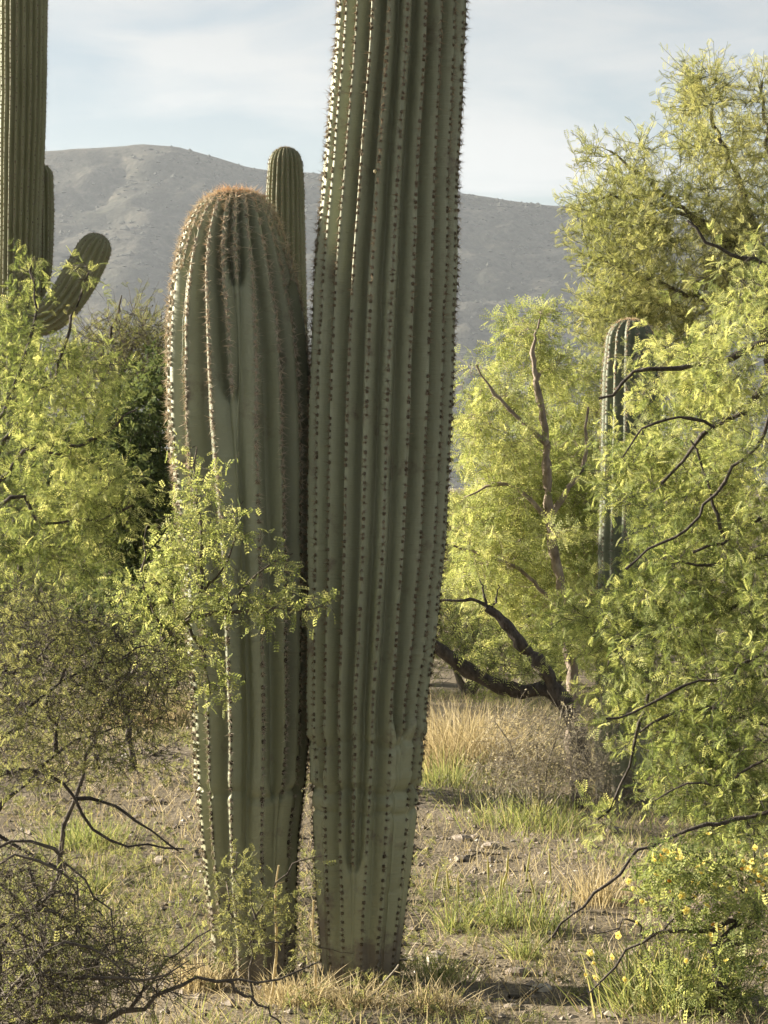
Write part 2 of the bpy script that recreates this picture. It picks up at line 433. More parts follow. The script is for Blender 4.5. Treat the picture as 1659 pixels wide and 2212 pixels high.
# ------------------------------------------------------------------ mountain
MD = 2500.0
ridge = np.array([(-2600, 560), (-1500, 470), (-700, 380), (-200, 345), (95, 329), (210, 323), (255, 317), (300, 314), (380, 320), (440, 338), (520, 360), (590, 372),
                  (690, 378), (800, 392), (990, 420), (1100, 437), (1250, 452), (1450, 478), (1900, 540), (2600, 640), (3600, 760)], float)
mxs = np.linspace(-1500, 1300, 300)
mt = np.linspace(0, 1.35, 110)
px = PW / 2 + mxs / MD * FPX
crest = CAMH + (YH - np.interp(px, ridge[:, 0], ridge[:, 1])) / FPX * MD
TX, TT = np.meshgrid(mxs, mt)
CR = np.broadcast_to(crest, TX.shape)
dist = 1780 + TT * 720
prof = np.where(TT <= 1, 0.35 * TT + 0.65 * TT ** 1.5, 1 - (TT - 1) * 1.1)
gul = (fbm(TX * 0.006 + 7, TT * 2.2, 41, 5) - 0.5)
rough = gul * 75 * np.sin(np.clip(TT, 0, 1) * math.pi) ** 0.8 + (fbm(TX * 0.03, dist * 0.03, 43, 4) - 0.5) * 24 * np.clip(TT * 4, 0, 1) * np.where(np.abs(TT - 1) < 0.03, 0.15, 1)
TZ = CR * prof + rough - 6 * (1 - np.clip(TT, 0, 1)) + 3 * np.clip(TT, 0, 1)
TX2 = TX * dist / MD * np.where(TT > 1, MD / dist * 1.0, 1.0) if False else TX * (0.75 + 0.25 * TT)
mi = np.arange(TX.size).reshape(TX.shape)
MF = np.stack([mi[:-1, :-1], mi[:-1, 1:], mi[1:, 1:], mi[1:, :-1]], -1).reshape(-1, 4)
mountain = mk('mountain', np.stack([TX2, dist, TZ], -1), MF, M_mountain)
tag(mountain, 'long hazy grey mountain ridge behind the desert', 'mountain', kind='structure')

# ------------------------------------------------------------------ saguaros
def grow_saguaro(name, label, C, R, U, Vb, starts, depth, spacing, spine, stem_m, spine_m, areole_m, seed,
                 theta0=math.pi / 2, nper=9, parent=None, s_axis=None, stem_name='stem', group=None, power=1.75, rings=(), drop=0.04, at=([0, 1.0, 3.0], [0.22, 0.34, 0.40]), base=None, pad=0.006):
    """C (M,3) ring centres, R radii, U/Vb ring axes, starts = height along the axis where each rib begins"""
    rng = np.random.default_rng(seed)
    C = np.asarray(C, float); M = len(C); nr = len(starts)
    s = s_axis if s_axis is not None else C[:, 2] - C[0, 2]
    starts = np.asarray(starts)
    d0_ = s[:, None] - starts[None, :]
    w = np.clip(d0_ / 0.05, 0, 1)
    w = w * w * (3 - 2 * w)
    wa = np.where(d0_ > 0, 0.55 + 0.45 * np.clip(d0_ / 0.40, 0, 1) ** 0.6, 0.55 * np.exp(np.minimum(d0_, 0) / 0.22))
    wa = np.where(starts[None, :] < 0, 1.0, wa)
    irregular = 1 + 0.16 * (rng.random(nr) - 0.5)
    w = np.maximum(w, 0.012)
    lack = 1 - wa
    for k in range(nr):
        if starts[k] < 0: continue
        a_, b_ = (k - 1) % nr, (k + 1) % nr
        while starts[a_] >= 0: a_ = (a_ - 1) % nr
        while starts[b_] >= 0: b_ = (b_ + 1) % nr
        wa[:, a_] += 0.5 * lack[:, k]; wa[:, b_] += 0.5 * lack[:, k]
    wa = np.maximum(wa, 0.012) * irregular
    cum = np.cumsum(wa, 1); tot = cum[:, -1:]
    th_c = theta0 + 2 * math.pi * (cum - wa / 2) / tot
    th_w = 2 * math.pi * wa / tot
    # slow wander of each rib
    wob = np.stack([(fbm(s * 1.6 + 50 * k, np.zeros(M) + k * 3.1, seed + k, 3) - 0.5) for k in range(nr)], 1)
    th_c = th_c + wob * 0.018
    t = np.linspace(-1, 1, nper, endpoint=False) + 1.0 / nper
    t = np.sign(t) * np.abs(t) ** 0.9
    ang = th_c[:, :, None] + th_w[:, :, None] * 0.5 * t
    wn_ = np.minimum(w, 1.0)
    dep = np.asarray(depth)[:, None] * np.sqrt(wn_)
    # valleys to either side share the smaller neighbour's depth
    ins = starts >= 0
    def fold(sh):
        st = np.roll(starts, sh)[None, :, None]; on = np.roll(ins, sh)[None, :, None]
        d_ = s[:, None, None] - st - 0.10 * (1 - np.abs(t))[None, None, :]
        f = 0.30 + 0.70 * np.clip((d_ + 0.005) / 0.04, 0, 1) + 0.55 * np.clip((-d_ - 0.10) / 0.5, 0, 1)
        return np.where(on, np.minimum(f, 1.0), 1.0)
    fl_, fr_ = fold(1), fold(-1)
    side = np.where(t[None, None, :] < 0, fl_, fr_)
    rr = np.asarray(R)[:, None, None] - dep[:, :, None] * side * (np.abs(t)[None, None, :] ** np.broadcast_to(power, (M,))[:, None, None])
    for (s0, am, wd) in rings:
        off = np.array([0.012 * math.sin(1.3 * k + s0 * 40) + rng.normal(0, 0.004) for k in range(nr)])
        rr = rr * (1 - am * np.exp(-((s[:, None] - s0 - off[None, :]) / wd) ** 2)[:, :, None])
    lump = (np.stack([fbm(s * 6 + 9 * k, np.zeros(M) + k, seed + 91 + k, 3) for k in range(nr)], 1) - 0.5) * 0.007
    rr = rr - (np.asarray(depth)[:, None] * 0.30 * (1 - np.minimum(w, 1)) * ins[None, :])[:, :, None]
    rr = rr + lump[:, :, None] * (np.asarray(R)[:, None, None] / 0.22)
    rr = np.maximum(rr, 0.001)
    dirs = U[:, None, None, :] * np.cos(ang)[..., None] + Vb[:, None, None, :] * np.sin(ang)[..., None]
    V = C[:, None, None, :] + dirs * rr[..., None]
    K = nr * nper
    V = V.reshape(M, K, 3)
    idx = np.arange(M * K).reshape(M, K)
    a0 = idx[:-1]; b0 = np.roll(a0, -1, 1); a1 = idx[1:]; b1 = np.roll(a1, -1, 1)
    F = np.stack([a0, b0, b1, a1], -1).reshape(-1, 4)
    top = M * K
    Vall = np.vstack([V.reshape(-1, 3), C[-1:] + (C[-1:] - C[-2:-1]) * 0.3])
    cap = np.stack([idx[-1], np.roll(idx[-1], -1), np.full(K, top)], -1)
    if parent is None:
        parent = thing(name, label, 'cactus', base if base is not None else C[0], group)
    stem = mk(stem_name, Vall, [F, cap], stem_m, parent)
    # ---- areoles and spines along every crest
    AP, AN, AT, AS = [], [], [], []
    crest_r = np.asarray(R)[:, None] + lump * (np.asarray(R)[:, None] / 0.22)
    cd = U[:, None, :] * np.cos(th_c)[..., None] + Vb[:, None, :] * np.sin(th_c)[..., None]
    CP = C[:, None, :] + cd * crest_r[..., None]
    for k in range(nr):
        ok = np.where(w[:, k] > 0.55)[0]
        if len(ok) < 4: continue
        pts = CP[ok, k]
        L = np.concatenate([[0], np.cumsum(np.linalg.norm(np.diff(pts, axis=0), axis=1))])
        n = max(2, int(L[-1] / spacing))
        q = (np.arange(n) + rng.random() * 0.7 + rng.normal(0, 0.16, n)) * (L[-1] / n)
        q = np.clip(q, 0, L[-1])
        pos = np.stack([np.interp(q, L, pts[:, j]) for j in range(3)], 1)
        tang = unit(np.gradient(pts, axis=0))
        tg = unit(np.stack([np.interp(q, L, tang[:, j]) for j in range(3)], 1))
        nd = np.stack([np.interp(q, L, cd[ok, k][:, j]) for j in range(3)], 1)
        nn = unit(nd - tg * np.sum(nd * tg, 1, keepdims=True))
        kp = rng.random(len(pos)) > drop
        pos, nn, tg, q = pos[kp], nn[kp], tg[kp], q[kp]
        AP.append(pos); AN.append(nn); AT.append(tg); AS.append(np.interp(q, L, s[ok]))
    AP, AN, AT, AS = np.vstack(AP), np.vstack(AN), np.vstack(AT), np.concatenate(AS)
    AB = np.cross(AN, AT)
    na = len(AP)
    ca = np.arange(6) / 6 * 2 * math.pi
    pr = pad * (0.55 + 0.75 * rng.random(na))
    ringv = AP[:, None, :] + (AT[:, None, :] * (1.25 * np.cos(ca))[None, :, None] + AB[:, None, :] * np.sin(ca)[None, :, None]) * pr[:, None, None] - AN[:, None, :] * 0.002
    apex = AP + AN * (pr * 0.75)[:, None]
    PV = np.concatenate([ringv, apex[:, None, :]], 1)
    b = np.arange(na)[:, None, None] * 7
    PF = (b + np.array([[i, (i + 1) % 6, 6] for i in range(6)])[None]).reshape(-1, 3)
    o = mk('areoles', PV, PF, areole_m, parent, attrs={'rnd': np.repeat(np.clip(np.interp(AS, *at) + rng.normal(0, 0.12, na), 0, 1), 7)}); o['kind'] = 'stuff'
    # spines
    ns = spine['n']
    a = rng.random((na, ns)) * 2 * math.pi
    el = np.clip(rng.normal(spine.get('el', 0.55), 0.35, (na, ns)), 0.02, 1.45)
    size = np.interp(AS, spine['s'], spine['len'])
    ln = size[:, None] * (0.35 + 0.75 * rng.random((na, ns)) ** 1.3)
    d = (AN[:, None, :] * np.sin(el)[..., None] + (AT[:, None, :] * np.cos(a)[..., None] + AB[:, None, :] * np.sin(a)[..., None]) * np.cos(el)[..., None])
    d = unit(d + np.array([0, 0, -0.18]))
    p0 = AP[:, None, :] + AN[:, None, :] * 0.001 + rng.normal(0, 0.002, (na, ns, 3))
    p1 = p0 + d * ln[..., None]
    sd = unit(np.cross(d, rng.normal(size=(na, ns, 3))))
    sd2 = np.cross(d, sd)
    rad = spine['r']
    A = p0 + sd * rad; B = p0 - sd * rad * 0.5 + sd2 * rad * 0.87; Cc = p0 - sd * rad * 0.5 - sd2 * rad * 0.87
    SV = np.stack([A, B, Cc, p1], 2).reshape(-1, 3)
    b = np.arange(na * ns)[:, None, None] * 4
    SF = (b + np.array([[0, 1, 3], [1, 2, 3], [2, 0, 3]])[None]).reshape(-1, 3)
    rv = np.clip(np.interp(AS, spine['s'], spine['tone'])[:, None] + rng.normal(0, 0.16, (na, ns)), 0, 1)
    o = mk('spines', SV, SF, spine_m, parent, smooth=False, attrs={'rnd': np.repeat(rv.ravel(), 4)})
    o['kind'] = 'stuff'
    return parent

def traced(table, D, yy, dome=False):
    """outline rows (y, left, right) of an upright stem -> ring centres and radii from the ground up"""
    tb = np.array(table, float)
    n = len(yy)
    l = np.interp(yy, tb[:, 0], tb[:, 1]); r = np.interp(yy, tb[:, 0], tb[:, 2])
    k = 9
    ker = np.hanning(k + 2)[1:-1]; ker /= ker.sum()
    def sm(a):
        return np.convolve(np.pad(a, k // 2, mode='edge'), ker, 'valid')
    if not dome:
        l, r = sm(l), sm(r)
    else:
        ls, rs = sm(l), sm(r); m = int(n * 0.55); l[:m], r[:m] = ls[:m], rs[:m]
    z = CAMH - (yy - YH) / FPX * D
    cx = ((l + r) / 2 - PW / 2) / FPX * D
    R = (r - l) / 2 / FPX * D
    return np.stack([cx, np.full(n, D), z], 1), R

def dome_rings(C, R, top_h, n=26):
    """closes a stem with a rounded crown of height top_h"""
    c0, r0 = C[-1], R[-1]
    ax = unit(C[-1] - C[-2])
    a = np.linspace(0, math.pi / 2 * 0.985, n)[1:]
    return np.vstack([C, c0 + ax * (np.sin(a) * top_h)[:, None]]), np.concatenate([R, r0 * np.cos(a) ** 0.85])

DM = 8.0
main_tab = [(-1500, 752, 1010), (-900, 745, 1012), (-400, 738, 1012), (0, 729, 1007), (100, 724, 1003), (200, 715, 999), (300, 706, 994), (400, 697, 990), (500, 687, 990),
            (600, 677, 988), (700, 672, 985), (800, 667, 982), (1000, 663, 974), (1200, 662, 961), (1300, 661, 950), (1400, 661, 940), (1500, 661, 926),
            (1570, 662, 921), (1600, 664, 920), (1700, 671, 906), (1800, 673, 897), (1900, 679, 886), (2000, 686, 872), (2060, 690, 865), (2110, 696, 861), (2150, 698, 858)]
C, R = traced(main_tab, DM, np.concatenate([np.linspace(2140, 1380, 150), np.linspace(1372, -60, 130), np.linspace(-80, -1500, 40)]))
zz = C[:, 2]
R = R * (1 + (fbm(zz * 3.0, zz * 0, 77, 3) - 0.5) * 0.02)
C, R = dome_rings(C, R, 0.24)
Uv = np.tile([1.0, 0, 0], (len(C), 1)); Vv = np.tile([0, 1.0, 0], (len(C), 1))
sm_ = C[:, 2] - C[0, 2]
st_main = [-1, -1, 0.6, -1, -1, 2.3, -1, 0.66, -1, -1, 0.40, -1, -1, 0.83, -1, 0.58, -1, 2.45, -1, -1, 0.7, -1]
dep = np.interp(sm_, [0, 0.3, 0.6, 0.9, 1.6, 2.4, 6], [0.030, 0.040, 0.050, 0.060, 0.068, 0.074, 0.076]) * np.minimum(1, R / 0.2)
main_sag = grow_saguaro('saguaro_cactus', 'tall thick ribbed saguaro trunk in the middle, cut off by the top edge', C, R, Uv, Vv, st_main, dep, 0.0235,
    dict(n=11, s=[0, 1.0, 2.0, 3.0, 6], len=[0.016, 0.020, 0.024, 0.027, 0.03], tone=[0.35, 0.42, 0.5, 0.68, 0.78], r=0.0010, el=0.5),
    M_stem_main, M_spine, M_areole, 3, rings=((0.665, 0.085, 0.014), (0.705, -0.03, 0.022), (0.59, 0.055, 0.010), (0.82, 0.055, 0.013), (0.86, -0.03, 0.025), (0.345, 0.02, 0.012), (0.48, 0.012, 0.01), (1.29, 0.014, 0.012), (1.71, 0.012, 0.02), (2.2, 0.008, 0.015)), power=np.interp(sm_, [0, 0.6, 1.0, 2.0], [1.05, 1.1, 1.4, 1.7]), base=(C[0, 0], DM, 0.0), pad=0.0052)

tuft = P(810, 370, DM - 0.215)
u_ = np.linspace(0.15, math.pi - 0.15, 5); v_ = np.arange(7) / 7 * 2 * math.pi
S = np.stack([np.outer(np.sin(u_), np.cos(v_)), np.outer(np.sin(u_), np.sin(v_)), np.outer(np.cos(u_), np.ones(7)) * 1.25], -1) * 0.0055 + tuft
ix = np.arange(35).reshape(5, 7)
mk('white_tuft', S.reshape(-1, 3), np.stack([ix[:-1], np.roll(ix[:-1], -1, 1), np.roll(ix[1:], -1, 1), ix[1:]], -1).reshape(-1, 4), M_seed, main_sag, attrs={'rnd': np.ones(35)})['label'] = 'small white tuft caught on the ribs'

DL = 8.13
left_tab = [(413, 498, 522), (416, 478, 540), (421, 462, 556), (430, 445, 572), (445, 428, 584), (470, 411, 598), (500, 398, 609), (540, 385, 622), (580, 376, 634), (640, 368, 648),
            (700, 363, 660), (800, 361, 671), (900, 363, 675), (1000, 371, 676), (1100, 383, 676), (1200, 394, 676), (1400, 406, 675),
            (1500, 413, 674), (1600, 418, 670), (1700, 423, 660), (1800, 432, 648), (1900, 442, 643), (2000, 455, 640), (2080, 461, 638), (2140, 464, 636)]
C, R = traced(left_tab, DL, np.concatenate([np.linspace(2115, 1560, 90), np.linspace(1550, 700, 100), 700 - 286.5 * (1 - (1 - np.linspace(0.01, 1, 80)) ** 1.8)]), dome=True)
zz = C[:, 2]
Uv = np.tile([1.0, 0, 0], (len(C), 1)); Vv = np.tile([0, 1.0, 0], (len(C), 1))
sl = C[:, 2] - C[0, 2]
st_left = [-1, -1, 2.1, -1, -1, 0.5, -1, -1, 2.32, -1, -1, 1.90, 2.275, -1, 0.60, -1, 2.27, -1, -1, 2.2, -1, 0.6, -1, -1]
dep = np.interp(sl, [0, 0.4, 0.8, 1.4, 1.9, 2.3], [0.036, 0.056, 0.068, 0.074, 0.078, 0.078]) * np.minimum(1, R / 0.2)
left_sag = grow_saguaro('saguaro_cactus', 'shorter round-topped saguaro with woolly spiny crown, leaning against the tall trunk', C, R, Uv, Vv, st_left, dep, 0.0215,
    dict(n=13, s=[0, 0.6, 1.2, 1.7, 2.2, 2.55, 2.62], len=[0.016, 0.019, 0.024, 0.030, 0.033, 0.036, 0.042], tone=[0.25, 0.25, 0.4, 0.5, 0.5, 0.55, 0.95], r=0.0011, el=0.5),
    M_stem_main, M_spine_young, M_areole_pale, 5, rings=((0.635, 0.075, 0.012), (0.67, -0.02, 0.02), (1.02, 0.012, 0.012), (0.40, 0.015, 0.012), (1.45, 0.008, 0.012)), power=np.interp(sl, [0, 0.6, 1.5, 2.0, 2.4], [1.05, 1.2, 1.25, 1.4, 1.7]), at=([0, 1.1, 1.7, 2.2], [0.1, 0.2, 0.6, 0.85]), base=(C[0, 0], DL, 0.0), pad=0.0066)

# behind the two: slim saguaro
DB = 24.0
C0 = np.array([P(623, y, DB) for y in np.linspace(1395, 362, 150)])
C0[:, 0] += 0.03 * np.sin(np.linspace(0, 5, 150))
R0 = np.interp(np.linspace(1395, 362, 150), [362, 420, 600, 1395], [38, 42, 43, 38]) / FPX * DB
C, R = dome_rings(C0, R0, 44 / FPX * DB)
Uv = np.tile([1.0, 0, 0], (len(C), 1)); Vv = np.tile([0, 1.0, 0], (len(C), 1))
grow_saguaro('saguaro_cactus', 'slim distant saguaro showing its round tip between the two big trunks', C, R, Uv, Vv, [-1] * 20, 0.045 * np.minimum(1, R / 0.17), 0.04,
    dict(n=6, s=[0, 6], len=[0.03, 0.03], tone=[0.55, 0.8], r=0.0016, el=0.5), M_stem_far, M_spine, M_areole_pale, 8, nper=7, pad=0.006, base=(C[0, 0], DB, 0))

# far left: trunk with two arms
DF = 21.0
yy = np.linspace(1455, -700, 150)
cx = np.interp(yy, [-700, 0, 200, 450, 700, 1455], [60, 51, 50, 44, 40, 36])
hw = np.interp(yy, [-700, 0, 300, 450, 600, 1455], [48, 52, 50, 47, 46, 44])
C0 = np.array([P(a, b, DF) for a, b in zip(cx, yy)])
C, R = dome_rings(C0, hw / FPX * DF, 0.22)
Uv = np.tile([1.0, 0, 0], (len(C), 1)); Vv = np.tile([0, 1.0, 0], (len(C), 1))
fl = grow_saguaro('saguaro_cactus', 'tall saguaro with two upturned arms at the left edge', C, R, Uv, Vv, [-1] * 20, 0.052 * np.minimum(1, R / 0.2), 0.04,
    dict(n=4, s=[0, 8], len=[0.03, 0.03], tone=[0.4, 0.7], r=0.0014, el=0.5), M_stem_far, M_spine, M_areole, 9, nper=7, pad=0.006, base=(C[0, 0], DF, 0), stem_name='trunk')
def arm(parent, pts, radii, nr, seed):
    C0 = smooth_curve(pts, 60)
    R0 = np.interp(np.linspace(0, 1, 60), np.linspace(0, 1, len(radii)), radii)
    C, R = dome_rings(C0, R0, R0[-1] * 1.15, 18)
    t = unit(np.gradient(C, axis=0)); t[-18:] = t[-18]
    U = unit(np.cross(t, np.array([0.0, 1.0, 0.0]))); Vb = np.cross(U, t) * -1
    s = np.concatenate([[0], np.cumsum(np.linalg.norm(np.diff(C, axis=0), axis=1))])
    grow_saguaro('', '', C, R, U, Vb, [-1] * nr, 0.046 * np.minimum(1, R / 0.14), 0.035,
        dict(n=6, s=[0, 4], len=[0.028, 0.028], tone=[0.5, 0.75], r=0.0013, el=0.5), M_stem_far, M_spine, M_areole, seed, nper=7, parent=parent, s_axis=s, stem_name='arm', pad=0.005)
k_ = DF / FPX
arm(fl, [P(46, 640, DF + 0.15), P(70, 640, DF + 0.28), P(88, 590, DF + 0.30), P(90, 480, DF + 0.30), P(89, 385, DF + 0.30)], [0.07, 0.09, 0.10, 0.108, 0.105], 13, 21)
arm(fl, [P(52, 688, DF - 0.05), P(92, 690, DF - 0.12), P(128, 664, DF - 0.16), P(164, 614, DF - 0.16), P(200, 547, DF - 0.16)], [0.125, 0.142, 0.154, 0.160, 0.150], 14, 22)

# right: saguaro half hidden in the mesquite
DR = 12.6
yy = np.linspace(1735, 742, 150)
cx = np.interp(yy, [742, 900, 1300, 1735], [1362, 1362, 1356, 1342])
hw = np.interp(yy, [742, 800, 900, 1300, 1600, 1735], [54, 60, 63, 66, 62, 56])
C, R = dome_rings(np.array([P(a, b, DR) for a, b in zip(cx, yy)]), hw / FPX * DR, 52 / FPX * DR)
Uv = np.tile([1.0, 0, 0], (len(C), 1)); Vv = np.tile([0, 1.0, 0], (len(C), 1))
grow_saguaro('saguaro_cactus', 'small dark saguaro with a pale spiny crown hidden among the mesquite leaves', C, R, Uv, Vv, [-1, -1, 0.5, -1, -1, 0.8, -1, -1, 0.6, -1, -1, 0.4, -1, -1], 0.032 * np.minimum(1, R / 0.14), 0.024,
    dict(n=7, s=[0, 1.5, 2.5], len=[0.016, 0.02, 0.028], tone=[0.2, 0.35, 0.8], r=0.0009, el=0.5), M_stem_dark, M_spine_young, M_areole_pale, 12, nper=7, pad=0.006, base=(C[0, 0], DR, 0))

# ------------------------------------------------------------------ leaves
def tri_leaflets(pairs):
    """list of (base, tip direction, length, width, normal) -> one slim triangle pair each"""
    return pairs

def leaf_bipinnate(npair=9, pinna=0.055, leaflet=0.011, width=0.0032, spread_=0.42, petiole=0.014):
    V = []
    for sgn in (-1, 1):
        ca, sa = math.cos(spread_), math.sin(spread_) * sgn
        for i in range(npair):
            f = (i + 0.6) / npair
            bx, by = petiole + ca * pinna * f, sa * pinna * f
            bz = -0.010 * f * f
            l = leaflet * (0.75 + 0.5 * math.sin(math.pi * min(f + 0.12, 1)))
            for side in (-1, 1):
                ang = sgn * spread_ + side * 1.05
                dx, dy = math.cos(ang), math.sin(ang)
                nx, ny = -dy, dx
                V += [(bx - nx * width * 0.5, by - ny * width * 0.5, bz), (bx + dx * l * 0.5 + nx * width * 0.6, by + dy * l * 0.5 + ny * width * 0.6, bz + 0.0015), (bx + dx * l, by + dy * l, bz - 0.001)]
    return np.array(V)

def leaf_pinnate(npair=6, length=0.04, leaflet=0.010, width=0.0045):
    V = []
    for i in range(npair):
        f = (i + 0.7) / npair
        bx = length * f; bz = -0.006 * f * f
        for side in (-1, 1):
            dx, dy = math.cos(0.95), math.sin(0.95) * side
            nx, ny = -dy, dx
            l = leaflet * (0.8 + 0.4 * math.sin(math.pi * f))
            V += [(bx - nx * width * 0.5, -ny * width * 0.5, bz), (bx + dx * l * 0.5 + nx * width * 0.6, dy * l * 0.5 + ny * width * 0.6, bz + 0.002), (bx + dx * l, dy * l, bz)]
    return np.array(V)

def leaf_oval(n=3, l=0.016, w=0.008):
    V = []
    for i in range(n):
        a = (i / n - 0.5) * 2.2
        d = np.array((math.cos(a), math.sin(a), 0.25 * (i % 2))); nrm = np.array((-math.sin(a), math.cos(a), 0))
        b = np.array((0.004 * i, 0, 0))
        m1 = b + d * l * 0.5 + nrm * w * 0.5; m2 = b + d * l * 0.5 - nrm * w * 0.5; t_ = b + d * l
        V += [b, m1, t_, b, t_, m2]
    return np.array(V)

def place_leaves(pos, axis, tmpl, scale, rng, tone=None, up=0.5):
    n = len(pos)
    nrm = unit(rng.normal(0, 0.55, (n, 3)) + np.array([0, 0, up]))
    b = unit(np.cross(nrm, axis)); nn = np.cross(axis, b)
    Rm = np.stack([axis, b, nn], -1)
    V = np.einsum('nij,kj->nki', Rm, tmpl) * scale[:, None, None] + pos[:, None, :]
    k = len(tmpl)
    F = np.arange(n * k).reshape(-1, 3)
    if tone is None: tone = rng.random(n)
    rv = np.repeat(tone, k).reshape(n, k // 3, 3) + rng.normal(0, 0.10, (n, k // 3, 1))
    return V.reshape(-1, 3), F, np.clip(rv, 0, 1).ravel()

def sample_blobs(blobs, n, rng):
    """blobs: (x, y, rx, ry, D, rd, weight)"""
    b = np.array([bb[:7] for bb in blobs], float)
    vol = b[:, 2] * b[:, 3] * b[:, 6]
    ch = rng.choice(len(b), n, p=vol / vol.sum())
    u = unit(rng.normal(size=(n, 3))) * (rng.random(n) ** (1 / 2.4))[:, None]
    D = b[ch, 4] + u[:, 1] * b[ch, 5]
    x = b[ch, 0] + u[:, 0] * b[ch, 2]; y = b[ch, 1] + u[:, 2] * b[ch, 3]
    # the crown has its own place in depth: pixels are measured at the blob's distance
    Db = b[ch, 4]
    return np.stack([(x - PW / 2) / FPX * Db, D, CAMH - (y - YH) / FPX * Db], 1)

def plant(name, label, cat, base, limbs, blobs, nspray, tmpl, leaf_mat_, bark, seed, leaf_gap=0.028, leaf_scale=1.0, twiglets=3, twig_len=(0.08, 0.2),
          droop=0.15, sides=5, twig_r=0.0016, group=None, bare=0.35, twig_mat=None, maxd=0.55, up=0.5, limb_name='branch', trunk=True, zig=0.016, leaf_prob=1.0, start_h=0.05, wob=0.006):
    rng = np.random.default_rng(seed)
    org = np.array(base, float); org[2] = 0.0
    t = thing(name, label, cat, org, group)
    nodes, ndir, nrad = [], [], []
    for i, (pts, r0, r1) in enumerate(limbs):
        L = np.sum(np.linalg.norm(np.diff(np.asarray(pts, float), axis=0), axis=1))
        n = int(np.clip(L / 0.05, 10, 50))
        c = smooth_curve(pts, n, wob, rng)
        rad = r0 + (r1 - r0) * np.linspace(0, 1, n) ** 0.8
        rad = rad * (1 + rng.normal(0, 0.13, n) + 0.35 * (rng.random(n) < 0.08))
        V, F = tubes(c[None], rad[None], 8 if r0 > 0.012 else 6)
        mk('trunk' if (i == 0 and trunk) else limb_name, V, F, bark, t)
        nodes.append(c); ndir.append(unit(np.gradient(c, axis=0))); nrad.append(rad)
    nodes = np.vstack(nodes); ndir = np.vstack(ndir); nrad = np.concatenate(nrad)
    q = sample_blobs(blobs, nspray, rng)
    q = q[q[:, 2] > start_h]
    d0 = np.array([np.min(np.sum((nodes - a) ** 2, 1)) for a in q])
    q = q[np.argsort(d0)]
    cap = len(nodes) + len(q) * 5
    ND = np.zeros((cap, 3)); DD = np.zeros((cap, 3)); RR = np.zeros(cap)
    cnt = len(nodes); ND[:cnt], DD[:cnt], RR[:cnt] = nodes, ndir, nrad
    curves, crad = [], []
    tt = np.linspace(0, 1, 6)[:, None]
    for a in q:
        v = a - ND[:cnt]
        dd = np.sqrt(np.sum(v * v, 1))
        # favour nodes whose direction already leads towards the target
        al = np.sum(v * DD[:cnt], 1) / (dd + 1e-6)
        i = int(np.argmin(dd * (1.35 - 0.35 * al)))
        p = ND[i]; L = dd[i]
        if L < 0.03: continue
        c1 = p + DD[i] * L * 0.35 + np.array([0, 0, 0.06 * L])
        c2 = a - unit(a - p + rng.normal(0, 0.25, 3) * L) * L * 0.3 + np.array([0, 0, 0.05 * L])
        c = (1 - tt) ** 3 * p + 3 * (1 - tt) ** 2 * tt * c1 + 3 * (1 - tt) * tt ** 2 * c2 + tt ** 3 * a
        j = rng.normal(0, zig, c.shape) * min(1, L / 0.25); j[0] = 0
        c = c + j
        r0 = min(RR[i] * 0.8, twig_r * 1.2 + 0.006 * L); r1 = twig_r * 0.55
        rad = r0 + (r1 - r0) * np.linspace(0, 1, 6) ** 0.7
        curves.append(c); crad.append(rad)
        dn = unit(np.gradient(c, axis=0))
        ND[cnt:cnt + 5] = c[[1, 2, 3, 4, 5]]; DD[cnt:cnt + 5] = dn[[1, 2, 3, 4, 5]]; RR[cnt:cnt + 5] = rad[[1, 2, 3, 4, 5]]
        cnt += 5
    curves = np.array(curves); crad = np.array(crad)
    V, F = tubes(curves, crad, 3)
    tw_mat = twig_mat or bark
    # short side twigs
    ns = len(curves)
    tg = unit(np.gradient(curves, axis=1))
    nt = max(1, twiglets)
    ii = np.repeat(np.arange(ns), nt)
    kk = rng.integers(1, 6, len(ii))
    p0 = curves[ii, kk]; d0 = tg[ii, kk]
    dirv = unit(d0 * 0.7 + unit(rng.normal(size=(len(ii), 3))) * 0.9 + np.array([0, 0, 0.15]))
    ln = twig_len[0] + (twig_len[1] - twig_len[0]) * rng.random(len(ii))
    m = np.linspace(0, 1, 4)
    sag = np.array([0, 0, -droop])
    tw = p0[:, None, :] + dirv[:, None, :] * (ln[:, None] * m[None])[..., None] + sag * (ln[:, None] * m[None] ** 2)[..., None]
    tw[:, 1:] += rng.normal(0, zig * 0.35, tw[:, 1:].shape)
    tr = np.broadcast_to(twig_r * (0.7 - 0.4 * m), tw.shape[:2])
    V2, F2 = tubes(tw, tr, 3)
    o = mk('twigs', np.vstack([V, V2]), np.vstack([F, F2 + len(V)]), tw_mat, t); o['kind'] = 'stuff'
    # leaves along the outer twigs
    pos, ax = [], []
    def along(c, gap, f0):
        Lc = np.sum(np.linalg.norm(np.diff(c, axis=1), axis=2), 1)
        nmax = int(max(1, np.ceil(Lc.max() / gap)))
        f = f0 + (1 - f0) * (np.arange(nmax)[None] + rng.random((len(c), nmax))) / np.maximum(Lc * (1 - f0) / gap, 1)[:, None]
        ok = (f <= 1.0) & (rng.random(f.shape) < leaf_prob)
        M_ = c.shape[1] - 1
        g = np.clip(f, 0, 0.9999) * M_
        i0 = g.astype(int); fr = (g - i0)[..., None]
        rows = np.arange(len(c))[:, None]
        pp = c[rows, i0] * (1 - fr) + c[rows, i0 + 1] * fr
        dd = unit(c[rows, i0 + 1] - c[rows, i0])
        pos.append(pp[ok]); ax.append(dd[ok])
    along(curves, leaf_gap * 1.2, bare)
    along(tw, leaf_gap, 0.15)
    pos = np.vstack(pos); ax = np.vstack(ax)
